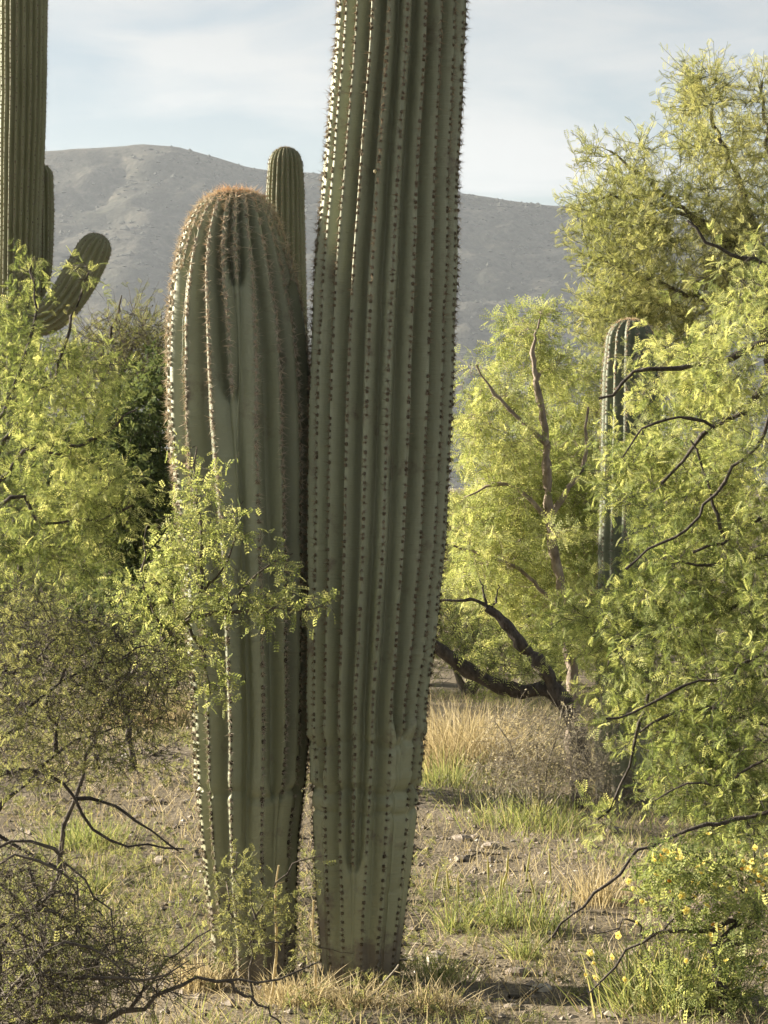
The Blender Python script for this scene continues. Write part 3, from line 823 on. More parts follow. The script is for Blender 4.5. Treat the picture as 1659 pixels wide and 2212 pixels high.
    axis = unit(ax * 0.55 + unit(rng.normal(size=ax.shape)) * 0.9 + np.array([0, 0, -droop]))
    big = 0.5 + 0.9 * (fbm(pos[:, 0] * 2.2 + seed, pos[:, 2] * 2.2 + pos[:, 1] * 1.3, seed, 3) - 0.5)
    tone = np.clip(big + rng.normal(0, 0.26, len(pos)), 0, 1)
    sc = leaf_scale * (0.7 + 0.6 * rng.random(len(pos)))
    LV, LF, rv = place_leaves(pos, axis, tmpl, sc, rng, tone, up)
    o = mk('crown', LV, LF, leaf_mat_, t, smooth=False, attrs={'rnd': rv}); o['kind'] = 'stuff'
    stats.append((name, len(pos), len(LF), len(F) * 2))
    return t
stats = []

T_mesq = leaf_bipinnate(6, 0.040, 0.0112, 0.0040)
T_mesq_lo = leaf_bipinnate(5, 0.06, 0.017, 0.0065)
T_feather = leaf_pinnate(5, 0.05, 0.016, 0.0055)
T_oval = leaf_oval(3)
T_small = leaf_pinnate(4, 0.026, 0.0085, 0.005)

def Q(f):                      # photo polyline at distance(s) D
    return f
def line(D, *pts, D2=None):
    n = len(pts)
    return [P(x, y, D + ((D2 - D) * i / max(1, n - 1) if D2 else 0)) for i, (x, y) in enumerate(pts)]

# ---- upper right feathery palo verde
tr = P(1760, 1580, 16.0)
plant('palo_verde_tree', 'tall pale feathery palo verde tree rising against the sky', 'tree', tr,
      [([tr, P(1745, 1300, 16), P(1700, 950, 16), P(1640, 620, 16)], 0.11, 0.045),
       (line(16, (1660, 600), (1624, 490), (1600, 400), (1570, 330), (1530, 240)), 0.035, 0.010),
       (line(16, (1640, 560), (1500, 470), (1400, 390), (1320, 330)), 0.028, 0.008),
       (line(16, (1680, 650), (1560, 520), (1420, 440), (1300, 420)), 0.026, 0.008),
       (line(16, (1700, 700), (1500, 640), (1380, 600), (1290, 560)), 0.026, 0.008),
       (line(16, (1690, 560), (1670, 380), (1650, 230), (1645, 170)), 0.03, 0.008)],
      [(1530, 300, 95, 160, 16, 0.7, 0.8), (1640, 330, 90, 180, 16, 0.8, 0.9), (1380, 400, 110, 100, 16, 0.6, 0.7), (1330, 440, 100, 40, 16, 0.5, 0.8),
       (1450, 520, 190, 130, 16, 0.8, 1.0), (1330, 600, 90, 110, 16, 0.5, 1.1), (1600, 560, 120, 150, 16, 0.8, 1), (1510, 190, 40, 70, 16, 0.3, 1.2), (1265, 345, 40, 20, 16, 0.2, 2), (1330, 690, 110, 90, 16, 0.5, 0.9), (1430, 770, 140, 90, 16, 0.5, 0.8), (1450, 670, 170, 80, 16.3, 0.5, 0.9), (1290, 500, 60, 90, 16, 0.4, 0.8)],
      880, T_feather, M_leaf_pale, M_bark_grey, 31, leaf_gap=0.030, leaf_scale=1.0, twiglets=4, twig_len=(0.10, 0.26), droop=-0.1, twig_r=0.0035, twig_mat=M_twig_green, up=0.3, zig=0.02, wob=0.01)

# ---- middle distance tree with the reddish trunk
tr = P(1240, 1690, 13.6)
plant('palo_verde_tree', 'bright green tree with a leaning reddish bare trunk beside the tall saguaro', 'tree', tr,
      [([tr] + line(13.6, (1236, 1500), (1226, 1335), (1208, 1240), (1190, 1164), (1183, 1064), (1180, 964), (1170, 874), (1157, 804)), 0.046, 0.015),
       (line(13.6, (1160, 820), (1150, 760), (1165, 690)), 0.016, 0.005),
       (line(13.6, (1195, 1140), (1130, 1060), (1060, 1050), (1010, 1075)), 0.018, 0.005),
       (line(13.7, (1190, 1110), (1260, 1000), (1270, 880)), 0.018, 0.006),
       (line(13.4, (1183, 960), (1120, 900), (1060, 840), (1030, 790)), 0.016, 0.005),
       (line(13.6, (1226, 1330), (1120, 1230), (1040, 1200), (980, 1180)), 0.018, 0.005),
       (line(13.6, (1226, 1335), (1300, 1250), (1340, 1150)), 0.02, 0.006)],
      [(1160, 740, 80, 90, 13.9, 0.3, 0.9), (1060, 900, 75, 140, 13.8, 0.5, 1.1), (1090, 1060, 110, 150, 14.0, 0.5, 1.1), (1050, 1200, 95, 150, 13.9, 0.6, 1.1), (1250, 950, 90, 200, 14.3, 0.4, 1),
       (1150, 1250, 120, 120, 14.3, 0.45, 1), (1290, 1220, 100, 200, 14.2, 0.4, 0.9), (1150, 1400, 120, 60, 14.1, 0.5, 0.8), (1180, 1000, 90, 200, 14.5, 0.35, 0.8), (1250, 1330, 90, 70, 13.3, 0.2, 0.9), (1215, 1140, 40, 30, 13.3, 0.1, 0.7), (1130, 940, 50, 30, 13.4, 0.1, 0.6)],
      760, T_mesq_lo, M_leaf_mid, M_bark_red, 33, leaf_gap=0.035, leaf_scale=1.05, twiglets=3, twig_len=(0.08, 0.2), twig_r=0.0022, zig=0.016)

# ---- right mesquite
tr = np.array([2.25, 9.6, 0.0])
J = np.array([2.1, 9.5, 0.55])
mesq = plant('mesquite_tree', 'dense leafy mesquite with dark crossing branches filling the right side', 'tree', tr,
      [([tr, J, np.array([1.95, 9.4, 1.1]), np.array([1.85, 9.3, 1.7])], 0.10, 0.05),
       ([np.array([1.87, 9.3, 1.6])] + line(9.1, (1700, 720), (1659, 739), (1549, 779), (1454, 794), (1374, 806), (1330, 848), (1300, 868)), 0.028, 0.005),
       ([np.array([1.95, 9.4, 1.1])] + line(9.0, (1720, 760), (1659, 819), (1609, 889), (1544, 924), (1484, 984), (1430, 1040)), 0.026, 0.005),
       ([J] + line(8.9, (1720, 1040), (1659, 1088), (1629, 1128), (1569, 1164), (1500, 1190)), 0.020, 0.005),
       ([J] + line(9.0, (1740, 1180), (1659, 1199), (1609, 1209), (1529, 1219), (1474, 1219)), 0.020, 0.005),
       ([J] + line(9.2, (1740, 1260), (1659, 1276), (1609, 1290), (1540, 1340), (1470, 1349), (1404, 1379), (1330, 1414)), 0.020, 0.004),
       ([J] + line(8.9, (1750, 1480), (1659, 1565), (1579, 1535), (1514, 1535), (1444, 1545), (1380, 1580)), 0.018, 0.004),
       ([np.array([2.2, 9.55, 0.25])] + line(8.6, (1780, 1700), (1640, 1760), (1500, 1790), (1444, 1812), (1370, 1840), (1340, 1890), (1280, 1935), (1209, 2005), (1172, 2046)), 0.016, 0.004),
       ([J] + line(8.75, (1730, 900), (1640, 960), (1560, 1040), (1500, 1130), (1420, 1180), (1350, 1230)), 0.016, 0.004),
       ([J] + line(8.8, (1740, 1400), (1640, 1420), (1560, 1470), (1480, 1480), (1390, 1530), (1310, 1560)), 0.014, 0.004),
       ([J] + line(8.7, (1740, 1620), (1650, 1640), (1560, 1700), (1500, 1690), (1420, 1730)), 0.012, 0.003),
       (line(8.9, (1570, 1164), (1540, 1090), (1520, 1010), (1490, 950)), 0.008, 0.003),
       (line(8.9, (1544, 924), (1480, 900), (1400, 930), (1340, 990)), 0.008, 0.003),
       (line(9.0, (1400, 1500), (1372, 1585), (1364, 1650), (1330, 1735), (1295, 1770)), 0.009, 0.003),
       ([np.array([1.87, 9.35, 1.5])] + line(9.3, (1680, 620), (1600, 560), (1530, 520), (1490, 470)), 0.02, 0.005)],
      [(1570, 830, 120, 160, 9.2, 0.5, 1), (1500, 800, 90, 110, 9.3, 0.35, 0.7), (1590, 1050, 110, 200, 9.1, 0.5, 1), (1470, 1100, 120, 180, 9.3, 0.4, 1), (1590, 1350, 110, 220, 9.1, 0.5, 1.1),
       (1430, 1330, 150, 170, 9.2, 0.45, 1.1), (1340, 1120, 60, 120, 9.4, 0.3, 0.45), (1290, 1380, 110, 130, 9.5, 0.35, 0.75), (1540, 1600, 150, 170, 9.0, 0.5, 1.1), (1400, 1540, 110, 100, 9.2, 0.3, 0.9),
       (1590, 1760, 100, 110, 8.9, 0.5, 1), (1450, 1700, 90, 60, 9.0, 0.25, 0.7), (1600, 620, 90, 120, 9.3, 0.4, 0.6), (1300, 1770, 40, 30, 9.0, 0.1, 0.9), (1400, 860, 70, 40, 9.3, 0.2, 0.45), (1375, 960, 60, 70, 10.3, 0.2, 0.35), (1400, 760, 60, 40, 9.6, 0.15, 0.6), (1330, 980, 80, 80, 9.4, 0.2, 0.8), (1850, 1150, 170, 420, 9.4, 0.9, 0.35), (1850, 700, 150, 200, 9.5, 0.8, 0.3)],
      1200, T_mesq, M_leaf_mesq, M_bark, 35, leaf_gap=0.030, leaf_scale=1.0, twiglets=3, twig_len=(0.06, 0.16), twig_r=0.0016, zig=0.012)

# ---- old mesquite with a low crooked limb
tr = P(1252, 1745, 12.2)
plant('mesquite_snag', 'dark gnarled mesquite stump reaching a low crooked limb behind the tall saguaro', 'tree', tr,
      [([tr] + line(12.2, (1256, 1660), (1250, 1590), (1225, 1530), (1205, 1500)), 0.048, 0.042),
       (line(12.2, (1215, 1512), (1190, 1492), (1130, 1492), (1085, 1482), (1040, 1462), (985, 1430), (940, 1395), (880, 1350)), 0.042, 0.028),
       (line(12.0, (1133, 1402), (1105, 1365), (1078, 1332), (1052, 1312)), 0.030, 0.020),
       (line(12.0, (1215, 1520), (1180, 1450), (1133, 1402)), 0.034, 0.030),
       (line(12.0, (1055, 1314), (1020, 1298), (985, 1296), (930, 1302)), 0.011, 0.004),
       (line(12.0, (1052, 1314), (1045, 1280), (1034, 1252)), 0.010, 0.003),
       (line(12.0, (1062, 1318), (1075, 1285), (1078, 1262)), 0.008, 0.003)],
      [(1000, 1330, 60, 40, 12.1, 0.3, 0.4), (1120, 1430, 100, 60, 12.3, 0.4, 0.5), (1010, 1400, 80, 70, 12.5, 0.4, 0.5)],
      90, T_mesq_lo, M_leaf_mid, M_bark, 37, leaf_gap=0.05, twiglets=2, leaf_prob=0.6, twig_r=0.002, wob=0.005)

# ---- left: sunlit mesquite in front of the far saguaro
tr = np.array([-2.5, 10.5, 0.0])
plant('mesquite_bush', 'sunlit yellow-green mesquite bush in front of the armed saguaro', 'bush', tr,
      [([tr, np.array([-2.35, 10.4, 0.5]), np.array([-2.12, 10.4, 1.0])], 0.06, 0.035),
       ([np.array([-2.12, 10.4, 1.0])] + line(10.4, (0, 900), (50, 780), (75, 660), (70, 560)), 0.02, 0.004),
       ([np.array([-2.12, 10.4, 1.0])] + line(10.4, (20, 940), (110, 820), (150, 700), (188, 585)), 0.018, 0.004),
       ([np.array([-2.2, 10.4, 0.8])] + line(10.3, (20, 1010), (130, 980), (230, 930), (290, 880)), 0.018, 0.004),
       ([np.array([-2.3, 10.4, 0.6])] + line(10.2, (0, 1090), (90, 1130), (200, 1120), (290, 1090)), 0.018, 0.004)],
      [(20, 680, 60, 110, 10.4, 0.4, 0.7), (70, 590, 14, 50, 10.4, 0.1, 1.3), (180, 600, 20, 40, 10.4, 0.06, 0.7), (70, 820, 110, 120, 10.4, 0.45, 1), (190, 860, 100, 120, 10.5, 0.4, 0.8),
       (80, 1000, 120, 120, 10.4, 0.45, 0.9), (210, 1060, 110, 120, 10.4, 0.4, 0.8), (40, 1170, 100, 110, 10.3, 0.4, 0.8), (160, 1200, 100, 70, 10.3, 0.3, 0.7)],
      380, T_mesq, M_leaf_mesq, M_bark, 39, leaf_gap=0.032, leaf_scale=1.0, twiglets=3, twig_len=(0.06, 0.15), twig_r=0.0016)

tr = P(290, 1660, 13.2)
plant('dark_bush', 'rounded dark green bush close behind the shorter saguaro', 'bush', tr,
      [([tr, P(270, 1500, 13.2), P(292, 1350, 13.2), P(280, 1200, 13.2)], 0.018, 0.014), (line(13.2, (285, 1300), (330, 1150), (345, 1000), (340, 900)), 0.022, 0.006),
       (line(13.2, (280, 1250), (230, 1080), (240, 920), (270, 840)), 0.022, 0.006), (line(13.2, (280, 1250), (180, 1130), (120, 1050)), 0.02, 0.006)],
      [(310, 960, 90, 150, 13.2, 0.5, 1), (250, 1080, 130, 150, 13.2, 0.6, 1), (340, 1150, 60, 120, 13.2, 0.4, 1), (160, 1000, 90, 120, 13.4, 0.5, 0.8), (350, 830, 40, 60, 13.2, 0.3, 0.8), (270, 1330, 130, 110, 13.2, 0.5, 0.8)],
      640, T_oval, M_leaf_dark, M_bark, 41, leaf_gap=0.020, leaf_scale=1.9, twiglets=4, twig_len=(0.06, 0.18), twig_r=0.0022)

tr = P(250, 1520, 16.5)
plant('thin_bush', 'thin twiggy half-bare bush showing above the dark bush at left', 'bush', tr,
      [([tr, P(250, 1250, 16.5), P(240, 1000, 16.5), P(225, 850, 16.5)], 0.06, 0.03), (line(16.5, (230, 900), (270, 780), (310, 700), (330, 660)), 0.02, 0.005),
       (line(16.5, (230, 900), (220, 780), (250, 690), (262, 640)), 0.02, 0.005), (line(16.5, (240, 960), (310, 830), (350, 760)), 0.02, 0.005), (line(16.5, (225, 880), (160, 800), (110, 780)), 0.018, 0.005)],
      [(280, 730, 85, 85, 16.5, 0.5, 1), (220, 800, 100, 100, 16.5, 0.5, 0.8), (330, 800, 50, 90, 16.5, 0.4, 1), (130, 820, 80, 80, 16.6, 0.4, 0.6)],
      330, T_feather, M_leaf_olive, M_bark_grey, 43, leaf_gap=0.05, leaf_scale=0.9, twiglets=4, twig_len=(0.10, 0.25), twig_r=0.0032, leaf_prob=0.7, droop=-0.1)

def thicket(x, y, rx, ry, D, mat, seed, label, n=230, sc=1.25):
    b = np.array([P(x, 1500, D)[0], D, 0.0])
    plant('thicket_bush', label, 'bush', b,
          [([b, b + np.array([0.05, 0, 0.5]), P(x, y + ry * 0.4, D)], 0.035, 0.02), ([b, b + np.array([-0.2, 0.1, 0.5]), P(x - rx * 0.5, y, D)], 0.025, 0.008), ([b, b + np.array([0.25, 0, 0.4]), P(x + rx * 0.5, y - ry * 0.2, D)], 0.025, 0.008)],
          [(x, y, rx, ry, D, 0.9, 1), (x - rx * 0.4, y - ry * 0.35, rx * 0.5, ry * 0.7, D, 0.6, 0.8), (x + rx * 0.45, y - ry * 0.2, rx * 0.5, ry * 0.75, D, 0.6, 0.8), (x, y + ry * 0.7, rx * 1.1, ry * 0.5, D, 0.8, 0.8)],
          n, T_feather, mat, M_bark_grey, seed, leaf_gap=0.045, leaf_scale=sc, twiglets=4, twig_len=(0.12, 0.3), twig_r=0.003, zig=0.02, droop=0.0, group='bushes of the background thicket')
thicket(40, 1120, 130, 220, 17.0, M_leaf_dark, 201, 'dark bush behind the sunlit mesquite bush at the left edge')
thicket(200, 1180, 140, 220, 18.5, M_leaf_olive, 202, 'olive bush low behind the rounded dark green bush')
thicket(370, 1240, 110, 180, 19.5, M_leaf_mesq, 203, 'green bush glimpsed low between the left bushes and the shorter saguaro')
thicket(1010, 1270, 120, 170, 18.5, M_leaf_olive, 204, 'olive bush behind the reddish trunk, beside the tall saguaro', 200)
thicket(1200, 1180, 130, 260, 19.5, M_leaf_mid, 205, 'green bush behind the tree with the reddish trunk', 240)
thicket(1420, 1080, 150, 320, 17.5, M_leaf_mesq, 206, 'large green bush behind the small hidden saguaro', 300)

# ---- left foreground twiggy mesquite, with the leafy spray across the shorter saguaro
tr = np.array([-1.42, 6.9, 0.0])
K = np.array([-1.2, 6.9, 0.45])
plant('mesquite_sapling', 'leafy mesquite sapling whose sunlit spray crosses the shorter saguaro', 'bush', np.array([-1.05, 7.45, 0]),
      [([np.array([-1.05, 7.45, 0]), np.array([-1.02, 7.44, 0.30]), P(190, 1620, 7.4), P(270, 1470, 7.4), P(350, 1380, 7.4)], 0.010, 0.0075),
       (line(7.4, (350, 1380), (420, 1330), (500, 1322), (620, 1318), (695, 1308)), 0.009, 0.0025),
       (line(7.4, (345, 1385), (430, 1300), (438, 1164), (425, 1064), (428, 970)), 0.009, 0.0025),
       (line(7.4, (432, 1290), (500, 1180), (520, 1090)), 0.006, 0.002),
       (line(7.4, (480, 1320), (560, 1240), (600, 1210), (635, 1195)), 0.006, 0.002),
       (line(7.4, (400, 1340), (440, 1420), (450, 1500)), 0.006, 0.002),
       (line(7.4, (350, 1375), (310, 1250), (315, 1150)), 0.006, 0.002)],
      [(430, 1080, 55, 130, 7.4, 0.16, 0.9), (400, 1210, 105, 130, 7.4, 0.22, 1.0), (500, 1150, 60, 90, 7.4, 0.16, 0.7), (340, 1300, 100, 70, 7.4, 0.2, 0.9), (480, 1310, 90, 60, 7.4, 0.18, 0.9), (600, 1310, 90, 45, 7.35, 0.14, 0.8),
       (610, 1215, 40, 28, 7.35, 0.08, 0.9), (690, 1298, 36, 30, 7.35, 0.06, 1.0), (450, 1450, 50, 80, 7.4, 0.12, 0.9), (360, 1400, 80, 60, 7.4, 0.15, 0.6), (432, 970, 14, 34, 7.4, 0.04, 1.6), (505, 1470, 35, 25, 7.4, 0.06, 0.8)],
      200, T_small, M_leaf_mid, M_bark_grey, 45, leaf_gap=0.020, leaf_scale=1.15, twiglets=4, twig_len=(0.03, 0.10), twig_r=0.0011, zig=0.008, maxd=0.3)

plant('mesquite_bush', 'twiggy olive mesquite with bare dark branches in the left foreground', 'bush', tr,
      [([tr, K], 0.035, 0.028),
       ([K] + line(6.8, (-60, 1720), (0, 1670), (90, 1675), (165, 1725), (215, 1805), (270, 1827), (350, 1830), (398, 1842)), 0.012, 0.0025),
       (line(6.8, (165, 1725), (225, 1730), (280, 1765), (350, 1810), (390, 1835)), 0.006, 0.002),
       ([K] + line(6.8, (-40, 1800), (0, 1740), (60, 1690), (120, 1625), (200, 1585), (290, 1565)), 0.012, 0.002),
       (line(6.8, (120, 1625), (125, 1575), (100, 1525), (140, 1440), (200, 1390)), 0.007, 0.002),
       ([K] + line(6.8, (-30, 1640), (40, 1560), (110, 1480), (230, 1430), (330, 1390)), 0.010, 0.002),
       ([K] + line(6.8, (-30, 1500), (60, 1440), (150, 1350), (230, 1330)), 0.009, 0.002),
       ([K] + line(6.8, (-60, 1780), (0, 1805), (75, 1840), (140, 1885), (160, 1935), (210, 1965), (270, 2035)), 0.010, 0.002)],
      [(60, 1350, 110, 90, 6.8, 0.35, 0.8), (190, 1400, 120, 90, 6.8, 0.3, 0.8), (60, 1500, 110, 90, 6.8, 0.35, 0.9), (230, 1520, 130, 90, 6.8, 0.3, 0.8), (80, 1640, 110, 70, 6.8, 0.3, 0.7), (280, 1640, 90, 50, 6.8, 0.2, 0.5), (340, 1480, 70, 80, 6.9, 0.2, 0.7)],
      760, T_small, M_leaf_olive, M_bark, 47, leaf_gap=0.024, leaf_scale=0.85, twiglets=4, twig_len=(0.05, 0.16), twig_r=0.0014, leaf_prob=0.45, zig=0.012)

tr = np.array([-1.05, 6.2, 0.0])
plant('tangled_bush', 'low dark tangle of bare branches and grey-green leaves in the bottom left corner', 'bush', tr,
      [([tr, np.array([-1.0, 6.2, 0.25])], 0.03, 0.024),
       ([np.array([-1.0, 6.2, 0.25])] + line(6.3, (0, 2080), (40, 1990), (120, 1930), (155, 1920), (160, 2000), (200, 2060)), 0.009, 0.002),
       ([np.array([-1.0, 6.2, 0.2])] + line(6.2, (20, 2000), (60, 2060), (110, 2120), (180, 2160)), 0.009, 0.003),
       ([np.array([-1.0, 6.2, 0.2])] + line(6.3, (60, 2210), (150, 2205), (240, 2190), (325, 2160), (380, 2140), (430, 2120), (500, 2115), (590, 2120), (645, 2100), (685, 2075)), 0.012, 0.002),
       (line(6.3, (490, 2118), (550, 2170), (615, 2210)), 0.005, 0.002),
       (line(6.3, (280, 2180), (350, 2085), (415, 2030), (445, 2015)), 0.005, 0.002),
       ([np.array([-1.0, 6.2, 0.25])] + line(6.2, (-20, 1900), (60, 1850), (150, 1900), (165, 1960)), 0.008, 0.002),
       ([np.array([-1.0, 6.2, 0.25])] + line(6.1, (30, 2120), (120, 2040), (230, 2070), (300, 2140)), 0.008, 0.002),
       ([np.array([-1.0, 6.2, 0.25])] + line(6.25, (-20, 2040), (70, 1960), (150, 1985), (200, 2050), (210, 2120)), 0.008, 0.002),
       ([np.array([-1.0, 6.2, 0.25])] + line(6.35, (-20, 1860), (40, 1820), (110, 1830), (180, 1900), (240, 1990), (260, 2060)), 0.008, 0.002),
       ([np.array([-1.0, 6.2, 0.15])] + line(6.1, (20, 2160), (120, 2100), (220, 2120), (330, 2110), (400, 2070)), 0.008, 0.002),
       ([np.array([-1.0, 6.2, 0.25])] + line(6.4, (-10, 1960), (60, 1880), (90, 1960), (170, 2010), (290, 2090)), 0.008, 0.002)],
      [(70, 2000, 130, 130, 6.3, 0.3, 1), (180, 2090, 130, 100, 6.3, 0.3, 1), (60, 2150, 150, 80, 6.2, 0.3, 1.2), (300, 2110, 100, 70, 6.3, 0.2, 0.5), (40, 1880, 80, 60, 6.4, 0.2, 0.7)],
      560, T_small, M_leaf_olive, M_bark_grey, 49, leaf_gap=0.024, leaf_scale=0.95, twiglets=4, twig_len=(0.05, 0.18), twig_r=0.0019, leaf_prob=0.25, zig=0.014, start_h=0.02)

# ---- seedling at the feet of the two saguaros
tr = np.array([P(540, 2110, 7.55)[0], 7.55, 0.0])
plant('mesquite_seedling', 'low green seedling in front of the feet of the two big saguaros', 'plant', tr,
      [([tr, P(548, 2000, 7.55), P(545, 1930, 7.55)], 0.006, 0.003), (line(7.55, (548, 2040), (500, 1960), (490, 1900), (510, 1850)), 0.004, 0.0015),
       (line(7.55, (546, 1990), (590, 1930), (640, 1860), (700, 1850)), 0.004, 0.0015), (line(7.55, (545, 2050), (620, 2030), (720, 2050), (760, 2055)), 0.003, 0.001)],
      [(520, 1910, 60, 75, 7.55, 0.12, 1), (590, 1990, 70, 80, 7.55, 0.12, 1), (500, 2020, 60, 70, 7.55, 0.12, 1), (640, 2050, 60, 40, 7.55, 0.1, 0.7), (670, 1900, 30, 45, 7.55, 0.06, 0.5)],
      90, T_small, M_leaf_olive, M_bark_grey, 51, leaf_gap=0.018, leaf_scale=1.0, twiglets=3, twig_len=(0.03, 0.09), twig_r=0.0009, zig=0.006, start_h=0.02)

# ---- flowering bush, lower right
def cu(cx, cy): return (1260.8 + 0.25 * cx, 1659 + 0.25 * cy)
DFL = 7.3
tr = np.array([1.02, 7.35, 0.0])
K2 = np.array([0.98, 7.3, 0.22])
fb = plant('flowering_bush', 'yellow-flowered bush with dark bare branches in the lower right corner', 'bush', tr,
      [([tr, K2], 0.02, 0.015),
       ([K2] + line(DFL, *[cu(*c) for c in ((1350, 1290), (1180, 1325), (1040, 1390), (850, 1425), (690, 1425), (560, 1500), (440, 1530), (300, 1640), (190, 1790), (60, 1960))]), 0.010, 0.003),
       (line(DFL, *[cu(*c) for c in ((700, 1400), (760, 1300), (900, 1180), (1000, 1080), (1100, 990))]), 0.005, 0.002),
       ([K2] + line(DFL, *[cu(*c) for c in ((1593, 1440), (1440, 1440), (1380, 1560), (1290, 1660), (1150, 1850))]), 0.008, 0.002),
       (line(DFL, *[cu(*c) for c in ((560, 1500), (430, 1310), (310, 1340), (250, 1420), (100, 1430))]), 0.004, 0.002),
       ([K2] + line(DFL, *[cu(*c) for c in ((1500, 1300), (1350, 1050), (1200, 900), (1000, 800), (850, 700))]), 0.006, 0.002),
       ([K2] + line(DFL, *[cu(*c) for c in ((1560, 1250), (1500, 1000), (1450, 800), (1480, 640))]), 0.006, 0.002)],
      [(1470, 1880, 90, 60, DFL, 0.2, 1), (1600, 1900, 80, 90, DFL, 0.25, 1), (1420, 1940, 60, 60, DFL, 0.15, 0.9), (1560, 2010, 110, 60, DFL, 0.2, 0.8), (1400, 2010, 50, 30, DFL, 0.1, 0.5), (1500, 2120, 120, 70, DFL, 0.25, 0.6), (1620, 2120, 60, 80, DFL, 0.2, 0.6)],
      220, T_small, M_leaf_mesq, M_bark, 53, leaf_gap=0.018, leaf_scale=1.3, twiglets=3, twig_len=(0.03, 0.1), twig_r=0.0011, zig=0.008)

def flower_mesh(name, mat, openness, seed):
    rng = np.random.default_rng(seed)
    V, F, rv = [], [], []
    for k in range(5):
        a = k / 5 * 2 * math.pi + rng.normal(0, 0.1)
        d = np.array((math.cos(a), math.sin(a), 0)); n = np.array((-math.sin(a), math.cos(a), 0)); up = np.array((0, 0, 1.0))
        l = 0.0115 * (0.85 + 0.3 * rng.random()); w = 0.0062
        i = len(V)
        V += [d * 0.001, d * l * 0.55 * openness + n * w + up * l * (0.5 - 0.25 * openness), d * l * 0.62 * openness + up * l * (0.34 - 0.25 * openness), d * l * 0.55 * openness - n * w + up * l * (0.5 - 0.25 * openness), d * l * openness + up * l * (0.85 - 0.6 * openness)]
        F += [(i, i + 2, i + 1), (i, i + 3, i + 2), (i + 1, i + 2, i + 4), (i + 2, i + 3, i + 4)]
        rv += [0.2, 0.6, 0.5, 0.6, 0.9]
    i = len(V)
    for k in range(5):
        a = k / 5 * 2 * math.pi; V.append(np.array((math.cos(a) * 0.0025, math.sin(a) * 0.0025, 0.002))); rv.append(0)
    V.append(np.array((0, 0, 0.0065))); rv.append(0)
    F += [(i + k, i + (k + 1) % 5, i + 5) for k in range(5)]
    me = bpy.data.meshes.new(name)
    me.from_pydata([tuple(v) for v in V], [], F)
    at = me.attributes.new('rnd', 'FLOAT', 'POINT'); at.data.foreach_set('value', np.array(rv, np.float32))
    me.materials.append(mat)
    return me
fm = [flower_mesh('flower', M_petal, 1.0, 1), flower_mesh('flower', M_petal, 0.75, 2), flower_mesh('flower', M_petal_old, 0.6, 3)]
fl_px = [(385, 980), (410, 1045), (590, 770), (610, 800), (700, 715), (735, 730), (690, 795), (715, 855), (820, 725), (800, 790), (840, 770), (850, 910), (985, 860), (1015, 915), (1040, 820), (740, 985), (945, 985),
         (510, 1155), (1065, 1195), (1085, 575), (1475, 695), (1375, 815), (1455, 810), (1370, 880), (1475, 890), (1440, 985), (1530, 940), (1575, 960), (1480, 1060), (1545, 1075), (1400, 1065), (1345, 1255), (885, 1235),
         (450, 1335), (290, 1450), (1120, 1360), (1170, 1400), (1215, 1385), (1100, 1440), (1110, 1495), (905, 1535), (880, 1665), (1060, 1655), (1235, 1670), (1560, 1730), (1540, 1820), (240, 1640), (85, 1695), (50, 1600),
         (20, 1790), (90, 1820), (355, 1835), (850, 1110), (955, 1115), (1330, 650), (740, 1060), (1580, 760), (1585, 840), (1510, 990), (1500, 930), (780, 740), (660, 760), (1130, 1010), (1260, 1040), (1000, 1000), (620, 930), (1420, 870), (1550, 1010)]
frng = np.random.default_rng(4)
fo = np.array(fb['_org'])
for k, (a, b) in enumerate(fl_px):
    o = bpy.data.objects.new('flower', fm[2] if frng.random() < 0.16 else fm[k % 2])
    p_ = P(*cu(a, b), DFL - 0.16 + frng.random() * 0.12) - fo
    o.location = p_
    o.rotation_euler = (frng.uniform(0.2, 1.5), frng.uniform(-0.6, 0.6), frng.uniform(-1.5, 1.5))
    s_ = frng.uniform(0.75, 1.25); o.scale = (s_, s_, s_)
    o.parent = fb
    COL.objects.link(o)

# ---- dry grey shrub and grasses
tr = np.array([P(1165, 1720, 11.7)[0], 11.7, 0.0])
plant('dry_shrub', 'dry grey-brown shrub with pale seed tips below the crooked limb', 'bush', tr,
      [([tr, tr + np.array([0.0, 0, 0.10]), P(1160, 1610, 11.7)], 0.007, 0.004), ([tr] + line(11.7, (1135, 1690), (1105, 1620), (1075, 1560)), 0.006, 0.0025), ([tr] + line(11.7, (1180, 1670), (1205, 1590), (1215, 1520)), 0.006, 0.0025),
       ([tr] + line(11.7, (1210, 1690), (1255, 1640), (1290, 1570)), 0.006, 0.0025), ([tr] + line(11.6, (1110, 1710), (1060, 1680), (1030, 1640)), 0.005, 0.002), ([tr] + line(11.6, (1220, 1710), (1275, 1690), (1310, 1650)), 0.005, 0.002)],
      [(1140, 1590, 100, 70, 11.7, 0.3, 0.8), (1235, 1600, 90, 80, 11.7, 0.3, 0.8), (1170, 1670, 150, 50, 11.6, 0.35, 1.1), (1080, 1660, 70, 40, 11.6, 0.2, 0.9), (1280, 1680, 60, 40, 11.6, 0.2, 0.9)],
      560, T_oval, M_seed, M_twig_dry, 57, leaf_gap=0.05, leaf_scale=0.55, twiglets=4, twig_len=(0.05, 0.18), twig_r=0.0015, leaf_prob=0.4, zig=0.014, start_h=0.02)

